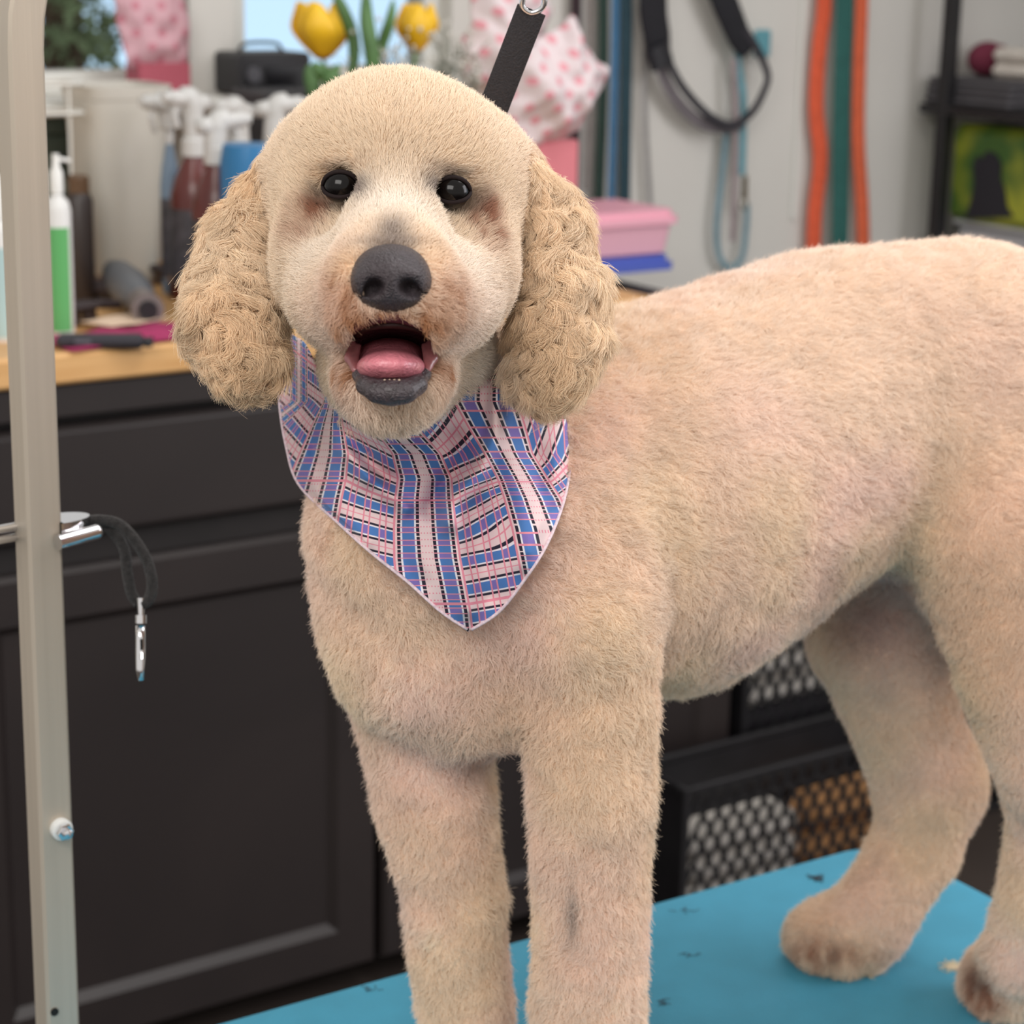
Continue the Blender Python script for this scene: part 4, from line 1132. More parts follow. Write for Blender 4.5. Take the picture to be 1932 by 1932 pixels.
pl = [(1820, 412), (1832, 380), (1838, 345), (1835, 310), (1845, 292), (1852, 300), (1862, 284), (1880, 290), (1890, 310), (1888, 335), (1896, 360), (1900, 390), (1912, 410)]
dm = MB(); dm.prism([sil(a, b2) for a, b2 in pl], -.068, -.0645); dm.build('dog_silhouette', mat('black print', rgb(34, 36, 44), .5), fb, smooth=0)
# dark can between the slim bottle and the tall bin
t, b = hold(150, 400, .36); hc_ = zpx(150, 330, .36) - CZ
o = empty('spray_can', b, CA, 'dark slim can standing between the green-labelled bottle and the tall bin', 'can')
MB().lathe([(.018, 0), (.019, .003), (.019, hc_ * .8), (.014, hc_ * .86)], n=24).build('body', mat('dark can', rgb(52, 44, 42), .35), o)
MB().lathe([(.0145, hc_ * .86), (.0145, hc_ * .98), (.012, hc_), (1e-6, hc_)], n=24).build('cap', mat('brown cap', rgb(96, 72, 50), .4), o)
# ================================================================== the dog
TZ = 0.60   # table top
def pr(px, d): return px / FPX * d   # radius in metres
INS = 11      # px inset left for the coat
G_body, G_head, G_ear = Field(), Field(), Field()
def seg(Fd, a, b, k=0.02, ins=INS, cut=False):
    A_, B_ = at(*a[:3]), at(*b[:3]); Fd.cone(A_, B_, pr(a[3] - ins, a[2]), pr(b[3] - ins, b[2]), k, cut)
def chain(Fd, pts, k=0.02, ins=INS):
    g = [('c', at(*a[:3]), at(*b[:3]), pr(a[3] - ins, a[2]), pr(b[3] - ins, b[2]), 0.004, False) for a, b in zip(pts, pts[1:])]
    Fd.ops.append(('g', g, None, None, None, k, False))
# --- trunk
chain(G_body, [(905, 1015, 1.375, 316), (1225, 948, 1.475, 370), (1575, 772, 1.56, 306), (1800, 786, 1.595, 334), (1990, 900, 1.60, 360)], 0.03)
seg(G_body, (905, 1090, 1.37, 300), (880, 1225, 1.37, 190), 0.03)
# --- shoulder
chain(G_body, [(1065, 800, 1.37, 150), (1085, 1000, 1.335, 165), (1090, 1160, 1.325, 160)], 0.012)
# --- neck
chain(G_body, [(770, 600, 1.30, 170), (800, 740, 1.305, 190), (870, 900, 1.345, 280)], 0.03)
# --- front legs (left of the photo, then right)
chain(G_body, [(760, 1160, 1.375, 165), (790, 1330, 1.40, 126), (822, 1500, 1.415, 117), (857, 1700, 1.435, 101), (880, 1900, 1.458, 94), (886, 2040, 1.478, 88)], 0.02)
chain(G_body, [(1085, 1150, 1.335, 155), (1112, 1330, 1.34, 133), (1117, 1500, 1.355, 125), (1114, 1700, 1.38, 109), (1110, 1900, 1.405, 111), (1106, 2060, 1.43, 100)], 0.02)
for (px, py) in ((888, 2040), (1106, 2110)):
    c = at_z(px, py, TZ + 0.028)
    G_body.ell(c + np.array([-0.012, -0.02, 0.0]), (0.034, 0.036, 0.030), 0.02, A=np.eye(3))
    for j in (-1.5, -.5, .5, 1.5):
        q = c + np.array([-0.012 + j * 0.014, -0.05 + abs(j) * .004, -0.010])
        G_body.ell(q, (0.009, 0.014, 0.016), 0.008, A=np.eye(3))
# --- breastbone bulge
seg(G_body, (800, 1230, 1.355, 150), (880, 1300, 1.37, 120), 0.03)
# --- far hind leg
chain(G_body, [(1720, 1010, 1.66, 190), (1660, 1200, 1.67, 140), (1700, 1340, 1.69, 110), (1752, 1475, 1.715, 104)], 0.025)
chain(G_body, [(1762, 1475, 1.715, 98), (1728, 1600, 1.725, 88), (1650, 1715, 1.72, 82)], 0.018)
c = at_z(1590, 1765, TZ + 0.024)
G_body.ell(c, (0.046, 0.034, 0.030), 0.018, A=np.eye(3))
for (px, py) in ((1515, 1775), (1545, 1800), (1590, 1808), (1635, 1798)):
    q = at_z(px, py, TZ + 0.014); G_body.ell(q, (0.0155, 0.014, 0.015), 0.004, A=np.eye(3))
# --- near hind leg
chain(G_body, [(1930, 1000, 1.52, 230), (1965, 1250, 1.53, 165), (2005, 1420, 1.55, 140), (1995, 1560, 1.585, 92), (1960, 1700, 1.60, 82), (1925, 1800, 1.625, 80)], 0.025)
c = at_z(1905, 1845, TZ + 0.026)
G_body.ell(c, (0.034, 0.036, 0.030), 0.018, A=np.eye(3))
for (px, py) in ((1845, 1862), (1865, 1885), (1905, 1892), (1945, 1885)):
    q = at_z(px, py, TZ + 0.014); G_body.ell(q, (0.0125, 0.015, 0.015), 0.004, A=np.eye(3))
# --- head: skull, cheeks, muzzle, lower jaw
hd = 1.245
G_head.ell(at(752, 390, hd), (pr(232, hd), pr(222, hd), 0.085), 0.02)
G_head.ell(at(745, 305, hd - .015), (pr(170, hd), pr(134, hd), 0.072), 0.03)
seg(G_head, (602, 345, 1.262, 104), (905, 345, 1.262, 106), 0.03)
seg(G_head, (660, 500, 1.20, 150), (830, 510, 1.20, 150), 0.02)
seg(G_head, (742, 400, 1.185, 85), (740, 510, 1.12, 112), 0.025)       # bridge
seg(G_head, (648, 560, 1.165, 108), (688, 590, 1.10, 78), 0.015)       # flews
seg(G_head, (838, 565, 1.165, 108), (796, 592, 1.10, 78), 0.015)
G_head.ell(at(738, 540, 1.105), (pr(98, 1.1), pr(85, 1.1), 0.034), 0.02)
seg(G_head, (742, 690, 1.21, 125), (740, 712, 1.140, 112), 0.012)        # lower jaw
seg(G_head, (750, 690, 1.25, 150), (770, 745, 1.27, 125), 0.02)       # throat
THROAT = G_head.ops[-1]
# eye sockets
EYES = []
for (px, py) in ((638, 349), (858, 359)):
    EYES.append((px + (5 if px < 700 else -4), py + 3))
# mouth
G_head.ell(at(738, 668, 1.115), (pr(74, 1.12), pr(54, 1.12), 0.055), 0.006, cut=True)
G_head.ell(at(738, 645, 1.115), (pr(82, 1.12), pr(26, 1.12), 0.05), 0.006, cut=True)
seg(G_head, (848, 675, 1.25, 88), (866, 735, 1.275, 82), 0.02)
# --- ears
chain(G_ear, [(575, 330, 1.262, 70), (502, 378, 1.25, 66), (462, 440, 1.245, 76), (442, 540, 1.235, 94), (440, 612, 1.225, 106), (462, 672, 1.22, 92)], 0.02, 24)
chain(G_ear, [(925, 325, 1.262, 72), (1000, 372, 1.25, 76), (1040, 440, 1.25, 86), (1056, 545, 1.245, 100), (1054, 632, 1.24, 106), (1034, 700, 1.235, 92)], 0.02, 24)
G_all = Field(); G_all.ops = list(G_body.ops)
hops = list(G_head.ops); hops[0] = (*hops[0][:5], 0.03, hops[0][6])
G_all.ops += [o for o in hops if not o[6]] + [(*o[:5], 0.006, o[6]) for o in G_ear.ops] 
for (px, py) in EYES:
    G_all.ell(at(px + (-34 if px < 700 else 34), py + 52, 1.165), (0.013, 0.012, 0.010), 0.018, cut=True)
    G_all.ell(at(px, py, 1.165), (0.0115, 0.0095, 0.018), 0.008, cut=True)
G_all.ops += [o for o in hops if o[6]]
G_all.ell(at(738, 534, 1.072), (pr(52, 1.07), pr(38, 1.07), .018), .003, cut=True)
BV, BF = G_all.mesh(0.0034)
# keep the largest outside surface, drop anything under the table
_n = np.zeros_like(BV); _fn = np.cross(BV[BF[:, 1]] - BV[BF[:, 0]], BV[BF[:, 2]] - BV[BF[:, 0]])
for _i in range(4): np.add.at(_n, BF[:, _i], _fn)
_n /= np.linalg.norm(_n, axis=1)[:, None] + 1e-12
_eb = np.clip((.012 - G_ear.eval(BV)) / .006, 0, 1)
BV += _n * (_eb * (.0026 * vnoise(BV, 62, 55) + .0012 * vnoise(BV, 130, 56)))[:, None]
_h = np.clip((np.sqrt(((BV - at(742, 480, 1.2)) ** 2).sum(1)) - .09) / .03, 0, 1)
BV += _n * ((.0012 * vnoise(BV, 75, 50) + .0018 * vnoise(BV, 28, 51)) * _h)[:, None]
BV[:, 2] = np.maximum(BV[:, 2], TZ + 0.0015)

def body_bvh(V, Fq): return BVHTree.FromPolygons([tuple(v) for v in V], [tuple(int(i) for i in q) for q in Fq])
BVH = body_bvh(BV, BF)
def hit(px, py, default=None):
    r = ray(px, py); L = np.linalg.norm(r)
    h = BVH.ray_cast(Vector(CAM), Vector(r / L))
    if h[0] is None: return default
    return h[3] / L      # depth along the camera axis

dog = empty('dog', at_z(1300, 1900, TZ), 0, 'curly cream dog with a close summer clip, standing on the blue table mat', 'dog')

# --- coat colours, plus a mauve shade tone for the rear underside
CREAM = np.array(rgb(248, 227, 200)); WHITE = np.array(rgb(253, 243, 231)); APR = np.array(rgb(243, 212, 174))
PINK = np.array(rgb(252, 225, 212)); RUST = np.array(rgb(186, 128, 84)); STAIN = np.array(rgb(172, 116, 88)); GREY = np.array(rgb(128, 114, 110))
DARK = np.array(rgb(70, 52, 50)); MAUVE_SHADE = np.array(rgb(190, 158, 150))  # the mauve paints the shadow under belly and inner thigh into the coat
SPOTS = [  # px, py, depth, radius px (x, y), colour, strength
    (738, 385, None, 85, 90, WHITE, .85), (600, 480, None, 75, 70, WHITE, .6), (885, 500, None, 70, 90, WHITE, .6),
    (590, 400, None, 30, 30, STAIN, .85), (565, 440, None, 34, 30, STAIN, .45), (908, 400, None, 24, 36, STAIN, .9), (922, 445, None, 22, 34, STAIN, .6), (620, 395, None, 26, 12, STAIN, .6), (640, 318, None, 40, 12, STAIN, .35), (850, 326, None, 38, 12, STAIN, .35),
    (606, 366, None, 18, 20, DARK, .6), (896, 376, None, 18, 24, DARK, .6), (682, 360, None, 20, 26, GREY, .85), (812, 356, None, 20, 24, GREY, .85), (640, 314, None, 34, 7, DARK, .5), (852, 322, None, 32, 8, DARK, .55), (640, 392, None, 36, 10, DARK, .45), (862, 400, None, 34, 10, DARK, .45),
    (738, 440, None, 26, 34, GREY, .75), (716, 462, None, 46, 12, GREY, .6), (770, 462, None, 40, 12, GREY, .6),
    (640, 555, None, 32, 62, RUST, .55), (852, 560, None, 30, 66, RUST, .5), (735, 598, None, 70, 12, RUST, .7),
    (665, 620, None, 30, 22, RUST, .9), (812, 620, None, 28, 24, RUST, .9), (652, 702, None, 26, 22, RUST, .95), (834, 697, None, 26, 20, RUST, .95), (645, 745, None, 22, 20, RUST, .35), (835, 740, None, 22, 20, RUST, .35),
    (668, 590, None, 20, 40, RUST, .6), (812, 590, None, 20, 40, RUST, .6),
    (660, 500, None, 34, 30, APR, .6), (820, 480, None, 34, 30, APR, .6),
    (740, 800, 1.2, 150, 40, WHITE, .6), (905, 700, None, 70, 80, WHITE, .9),
    (1665, 1170, None, 110, 85, MAUVE_SHADE, 1.0), (1700, 1100, None, 90, 50, MAUVE_SHADE, .8), (640, 330, None, 46, 16, APR, .5), (1080, 1720, None, 9, 60, GREY, .6),
    (1520, 1795, None, 60, 36, STAIN, .6), (1610, 1800, None, 60, 20, STAIN, .5), (1575, 1800, None, 10, 24, DARK, .35), (1850, 1870, None, 45, 45, STAIN, .85), (1850, 1850, None, 18, 30, DARK, .6),
    (1700, 1240, None, 80, 130, PINK, .5), (1000, 1350, None, 150, 120, APR, .35), (1850, 1200, None, 110, 250, APR, .6),
    (900, 1430, None, 30, 30, STAIN, .4), (1560, 1100, None, 60, 40, MAUVE_SHADE, .4),
]
def paint(P):
    n1 = vnoise(P, 18, 3)[:, None]; n2 = vnoise(P, 70, 4)[:, None]
    c = CREAM * (1 - .0) + (PINK - CREAM) * np.clip(.35 + .8 * n1, 0, 1) * .9
    c = c * (1 + .05 * n2 + .05 * vnoise(P, 42, 9)[:, None])
    hz = np.exp(-((P - at(745, 380, 1.2)) ** 2).sum(1) / .11 ** 2)[:, None]
    c = c + (CREAM - c) * np.clip(hz * 1.3, 0, 1)
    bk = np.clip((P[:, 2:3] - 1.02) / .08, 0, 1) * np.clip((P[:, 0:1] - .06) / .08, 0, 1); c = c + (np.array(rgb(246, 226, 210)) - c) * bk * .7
    lw = np.clip((.93 - P[:, 2:3]) / .1, 0, 1); c = c * (1 - lw * np.array([0, .03, .035]))  # lower coat tinted warmer to cancel teal light bounced off the mat
    e = G_ear.eval(P)[:, None]
    streak = vnoise(P * np.array([1, 1, .35]), 230, 6)
    c = np.where(e < .006, APR + (CREAM - APR) * np.clip(.3 + .9 * n1, 0, 1), c)
    for (px, py, d, rx, ry, colr, st) in SPOTS:
        d = d or hit(px, py, 1.4)
        v = P - at(px, py, d)
        a = (v @ RGT) / pr(rx, d); b = (v @ UPV) / pr(ry, d); q = (v @ FWD) / max(pr(max(rx, ry), d), .02)
        w = st * np.exp(-(a * a + b * b + q * q) * .8)
        if colr is RUST or colr is STAIN: w = np.clip(w * (1 + .9 * streak), 0, .95)
        c = c + (colr - c) * w[:, None]
    return np.clip(c, 0, 1)

def fur_mat(name, rough=.55, trans=.0):
    m = bpy.data.materials.new(name); m.use_nodes = True
    nt = m.node_tree; b = nt.nodes['Principled BSDF']
    a = nt.nodes.new('ShaderNodeAttribute'); a.attribute_name = 'coat'
    b.inputs['Roughness'].default_value = rough
    b.inputs['Specular IOR Level'].default_value = .35
    b.inputs['Sheen Weight'].default_value = .15
    hs = nt.nodes.new('ShaderNodeHueSaturation')
    ci = nt.nodes.new('ShaderNodeHairInfo')
    mr = nt.nodes.new('ShaderNodeMapRange'); mr.inputs[3].default_value = .90; mr.inputs[4].default_value = 1.08
    nt.links.new(ci.outputs['Random'], mr.inputs[0]); nt.links.new(mr.outputs[0], hs.inputs['Value'])
    nt.links.new(a.outputs['Color'], hs.inputs['Color']); nt.links.new(hs.outputs[0], b.inputs['Base Color'])
    return m
coat_mat = fur_mat('cream coat')
skin_mat = bpy.data.materials.new('coat base'); skin_mat.use_nodes = True
_nt = skin_mat.node_tree; _a = _nt.nodes.new('ShaderNodeAttribute'); _a.attribute_name = 'coat'
_n = _nt.nodes.new('ShaderNodeTexNoise'); _n.inputs['Scale'].default_value = 220
_bp = _nt.nodes.new('ShaderNodeBump'); _bp.inputs['Distance'].default_value = .004; _bp.inputs['Strength'].default_value = .6
_b = _nt.nodes['Principled BSDF']; _b.inputs['Roughness'].default_value = .9; _b.inputs['Specular IOR Level'].default_value = .1
_nt.links.new(_n.outputs[0], _bp.inputs['Height']); _nt.links.new(_bp.outputs[0], _b.inputs['Normal']); _nt.links.new(_a.outputs['Color'], _b.inputs['Base Color'])

# --- mouth lining is bare and dark
MOUTH_C = at(738, 658, 1.115)
def in_mouth(P, s=1.0):
    v = P - MOUTH_C
    return ((v @ RGT) / (pr(84, 1.12) * s)) ** 2 + ((v @ UPV) / (pr(58, 1.12) * s)) ** 2 + ((v @ FWD) / .075) ** 2
body = np_mesh('body', BV, BF, skin_mat, dog)
bc = paint(BV) * np.array([.93, .88, .84])
mi = in_mouth(BV)
gum = np.array(rgb(118, 62, 70))
w = np.clip((1.15 - mi) * 8, 0, 1)[:, None]
vd = (BV - CAM) @ FWD
bc = bc + (gum - bc) * w
ca = body.data.color_attributes.new('coat', 'FLOAT_COLOR', 'POINT')
ca.data.foreach_set('color', np.concatenate([bc, np.ones((len(bc), 1))], 1).astype(np.float32).ravel())

# --- eyes
eye_mat = mat('eye', rgb(10, 7, 7), .13, spec=.28)
lid_mat = mat('eyelid', rgb(34, 25, 25), .8, spec=.2)
EYE3 = []
for (px, py) in EYES:
    d = 1.162
    d0 = min(hit(px - 42, py, d), hit(px + 42, py, d), hit(px, py + 42, d))
    c = at(px, py, d0 + .0102)
    EYE3.append((c, d0 + .0102))
    eb = MB().sphere((0, 0, 0), .0095, 16)
    e = eb.build('eye', eye_mat, dog, c - np.array(dog.location), smooth=180)
    lid = MB()
    for sgn, lift in ((1, .0071), (-1, .0068)):
        pts = []
        for i in range(13):
            a = math.pi * i / 12
            lx = math.cos(a) * .0100; ly = sgn * math.sin(a) * lift
            lz = .0058 * math.sin(a) + .001
            pts.append(c - np.array(dog.location) + RGT * lx + UPV * ly - FWD * lz)
        lid.tube(pts, [.0009 + .0004 * math.sin(math.pi * i / 12) for i in range(13)], 10)
    lid.build('eyelid', lid_mat, dog, smooth=180)

# --- nose
nose_mat = mat('nose leather', rgb(62, 54, 58), .36, noise=(300, .25), bump=(900, .9), spec=.5)
dn = 1.078
NF = Field()
NF.ell(at(738, 506, dn + .006), (pr(65, dn), pr(44, dn), .019), .01)
NF.ell(at(738, 535, dn), (pr(63, dn), pr(45, dn), .018), .012)
NF.ell(at(738, 560, dn + .002), (pr(42, dn), pr(26, dn), .014), .008)
for sg in (-1, 1):
    NF.ell(at(738 + sg * 44, 536, dn + .001), (pr(24, dn), pr(26, dn), .016), .008)
for sg in (-1, 1):
    NF.ell(at(738 + sg * 33, 539, dn - .016), (pr(16, dn), pr(12, dn), .012), .005, cut=True)
    seg(NF, (738 + sg * 30, 546, dn - .014, 7), (738 + sg * 56, 553, dn - .004, 5), .004, 0, cut=True)
seg(NF, (738, 545, dn - .0185, 2.6), (738, 590, dn - .012, 2.6), .002, 0, cut=True)
NV, NFc = NF.mesh(.0007, .003)
nose = np_mesh('nose', NV - np.array(dog.location), NFc, nose_mat, dog)

# --- tongue
tongue_mat = mat('tongue', rgb(214, 128, 140), .28, noise=(140, .14), bump=(500, .5), spec=.6, coat=.3)
TF = Field()
TF.ell(at(738, 694, 1.118), (pr(66, 1.1), pr(34, 1.1), .030), .01)
TF.ell(at(738, 672, 1.15), (pr(66, 1.12), pr(34, 1.12), .03), .012)
seg(TF, (738, 655, 1.085, 4), (738, 700, 1.083, 3), .010, 0, cut=True)
TVv, TFc = TF.mesh(.0012, .003)
np_mesh('tongue', TVv - np.array(dog.location), TFc, tongue_mat, dog)

# --- lower lip and corner folds
lip_mat = mat('lip', rgb(66, 58, 62), .38, noise=(260, .3), bump=(600, .8), coat=.2)
LF = Field()
lp = [(672, 682), (678, 708), (690, 727), (712, 738), (739, 741), (766, 738), (788, 726), (800, 707), (806, 682)]
rr = [6, 9, 14, 18, 20, 18, 14, 9, 6]
for i in range(len(lp) - 1):
    dd = [1.125, 1.115, 1.104, 1.098, 1.096, 1.098, 1.104, 1.115, 1.125]
    seg(LF, (*lp[i], dd[i], rr[i]), (*lp[i + 1], dd[i + 1], rr[i + 1]), .006, 0)
LV, LFc = LF.mesh(.001, .003)
np_mesh('lower_lip', LV - np.array(dog.location), LFc, lip_mat, dog)
fold_mat = mat('mouth corner', rgb(150, 92, 94), .3, noise=(200, .2), coat=.3)
for sg in (-1, 1):
    CF = Field()
    x = 738
    seg(CF, (x + sg * 74, 648, 1.122, 7), (x + sg * 79, 676, 1.120, 6), .005, 0)
    seg(CF, (x + sg * 79, 676, 1.120, 6), (x + sg * 68, 700, 1.114, 6), .005, 0)
    seg(CF, (x + sg * 60, 652, 1.120, 4), (x + sg * 68, 690, 1.116, 5), .004, 0)
    V_, F_ = CF.mesh(.001, .003)
    np_mesh('mouth_fold', V_ - np.array(dog.location), F_, fold_mat, dog)
# palate
pal = MB()
pts = smooth_path([at(x, y, d) - np.array(dog.location) for x, y, d in ((672, 632, 1.125), (690, 618, 1.115), (738, 612, 1.108), (786, 618, 1.115), (806, 632, 1.125))], 5)
pal.tube(pts, .0022, 10)
pal.build('upper_lip', mat('upper lip', rgb(74, 44, 42), .4), dog, smooth=180)
teeth_mat = mat('tooth', rgb(196, 176, 152), .4)
for i in range(4):
    x = 726 + i * 9
    MB().sphere(at(x, 719, 1.094) - np.array(dog.location), .0009, 8, (1, 1, 1.2)).build('tooth', teeth_mat, dog, smooth=180)

# ================================================================== bandana
NU, NW = 150, 130
Lc = polyline([(552, 632), (533, 690), (527, 750), (540, 840), (565, 915), (640, 988), (700, 1042), (770, 1098), (830, 1152), (886, 1190)], NW)
Rc = polyline([(1050, 660), (1078, 740), (1081, 800), (1077, 870), (1062, 950), (1030, 1030), (985, 1100), (940, 1155), (886, 1190)], NW)
Tc = polyline([(552, 632), (575, 650), (610, 720), (650, 770), (720, 800), (800, 800), (860, 760), (920, 700), (970, 660), (1050, 660)], NU)
U_, V_g = np.meshgrid(np.linspace(0, 1, NU), np.linspace(0, 1, NW), indexing='ij')
tip = np.array([886, 1190.])
PX = ((1 - U_)[..., None] * Lc[None] + U_[..., None] * Rc[None] + (1 - V_g)[..., None] * Tc[:, None] + V_g[..., None] * tip
      - ((1 - U_) * (1 - V_g))[..., None] * Lc[0] - (U_ * (1 - V_g))[..., None] * Rc[0] - V_g[..., None] * tip)
# depth of the chest under the cloth (body without the head), softened
BB = Field(); BB.ops = list(G_body.ops[:4]) + [THROAT]
gx = np.arange(480, 1140, 12); gy = np.arange(580, 1230, 12)
GX, GY = np.meshgrid(gx, gy, indexing='ij')
R_ = FWD + RGT * ((GX[..., None] - 966) / FPX) + UPV * ((966 - GY[..., None]) / FPX)
dd = np.full(GX.shape, 1.0)
for it in range(60):
    dist = BB.eval(CAM + R_ * dd[..., None]) if it % 1 == 0 else 0
    dd = np.minimum(dd + np.clip(dist, -.02, .03) * .8, 1.36)
raw = dd.copy()
def blur(A, n):
    for _ in range(n):
        A = np.pad(A, 1, mode='edge'); A = (A[1:-1, 1:-1] * 2 + A[:-2, 1:-1] + A[2:, 1:-1] + A[1:-1, :-2] + A[1:-1, 2:]) / 6
    return A
dsm = blur(raw, 14)
for _ in range(4):
    dsm = np.minimum(dsm, raw - .013); dsm = blur(dsm, 3)
def samp(A, x, y):
    fx = np.clip((x - gx[0]) / 12, 0, len(gx) - 1.001); fy = np.clip((y - gy[0]) / 12, 0, len(gy) - 1.001)
    i, j = fx.astype(int), fy.astype(int); a, b = fx - i, fy - j
    return A[i, j] * (1 - a) * (1 - b) + A[i + 1, j] * a * (1 - b) + A[i, j + 1] * (1 - a) * b + A[i + 1, j + 1] * a * b
x, y = PX[..., 0], PX[..., 1]
D_ = samp(dsm, x, y) - .004
def ridge(pl, w, amp, x, y):
    """distance to a polyline, turned into a fold height (towards the viewer)"""
    best = np.full(x.shape, 1e9)
    for (a, b) in zip(pl, pl[1:]):
        ax, ay = a; bx_, by_ = b; L2 = (bx_ - ax) ** 2 + (by_ - ay) ** 2
        h = np.clip(((x - ax) * (bx_ - ax) + (y - ay) * (by_ - ay)) / L2, 0, 1)
        d = np.hypot(x - ax - h * (bx_ - ax), y - ay - h * (by_ - ay)); best = np.minimum(best, d)
    return amp * np.exp(-(best / w) ** 2)
fold = (ridge([(560, 690), (600, 780), (655, 860), (690, 900)], 20, .009, x, y)
        + ridge([(655, 850), (720, 920), (765, 960)], 14, .007, x, y)
        + ridge([(940, 735), (935, 820), (905, 890), (852, 950), (850, 985)], 18, .013, x, y)
        + ridge([(850, 980), (862, 1060), (880, 1150)], 18, .006, x, y)
        + ridge([(960, 850), (985, 950), (990, 1060)], 26, .006, x, y)
        + ridge([(620, 860), (640, 960), (690, 1020)], 22, .004, x, y)
        - ridge([(640, 800), (700, 880), (740, 905)], 20, .010, x, y)
        - ridge([(740, 960), (760, 1060), (790, 1100)], 22, .004, x, y)
        - ridge([(860, 830), (880, 870), (830, 920), (815, 960)], 20, .008, x, y)
        - ridge([(900, 960), (910, 1050), (925, 1120)], 24, .005, x, y)
        - ridge([(1010, 860), (1040, 960)], 22, .004, x, y)
        + ridge([(1060, 800), (1050, 900), (1000, 1040)], 14, .003, x, y)
        - ridge([(575, 760), (600, 880)], 16, .005, x, y))
D_ = D_ - fold * 1.5
# the sides turn away round the neck
edgeL = np.clip((.10 - U_) / .10, 0, 1) ** 2 * np.clip(1 - V_g * 1.6, 0, 1); edgeR = np.clip((U_ - .93) / .07, 0, 1) ** 2 * np.clip(1 - V_g * 1.6, 0, 1)
D_ = D_ + .07 * edgeL + .05 * edgeR
RR = FWD + RGT * ((x[..., None] - 966) / FPX) + UPV * ((966 - y[..., None]) / FPX)
BP = CAM + RR * D_[..., None]
# pattern coordinates follow the cloth
cx_, cy_ = (x - 500) * 1932 / 650, (y - 600) * 1932 / 650
yk = np.array([470, 600, 760, 900, 1010, 1180, 1350, 1500, 1650, 1750.])
g1 = np.interp(cy_, yk, [375, 350, 330, 295, 265, 225, 190, 160, 140, 130])
g2 = np.interp(cy_, yk, [560, 680, 850, 905, 895, 900, 915, 945, 975, 985])
g3 = np.interp(cy_, yk, [1240, 1295, 1365, 1445, 1500, 1560, 1600, 1630, 1650, 1660])
Uq = np.where(cx_ < g2, (cx_ - g1) / (g2 - g1), 1 + (cx_ - g2) / (g3 - g2))
fr = Uq - np.floor(Uq + .5)
s_l = .75; s_1 = np.interp(cy_, [600, 900, 1100, 1400], [.62, .5, .3, .22]); s_2 = np.interp(cy_, [500, 800, 1000, 1150, 1300, 1600], [-.45, -.35, -.62, -.5, -.2, -.16]); s_3 = -.85
hw1, hw2, hw3 = (g2 - g1) * .27, 150, (g3 - g2) * .27
hx = np.zeros_like(cx_)
hx += np.clip(cx_ - (g1 + hw1), 0, (g2 - g1) * .46) * s_1
hx += np.clip(cx_ - (g2 + hw3), 0, (g3 - g2) * .46) * s_2
hx += np.clip(cx_ - (g3 + hw3), 0, 2000) * s_3
hx -= np.clip((g1 - hw1) - cx_, 0, 2000) * s_l
Vq = (cy_ - hx) / 152.0
faces = []
idg = np.arange(NU * NW).reshape(NU, NW)
Qf = np.stack([idg[:-1, :-1], idg[1:, :-1], idg[1:, 1:], idg[:-1, 1:]], -1).reshape(-1, 4)
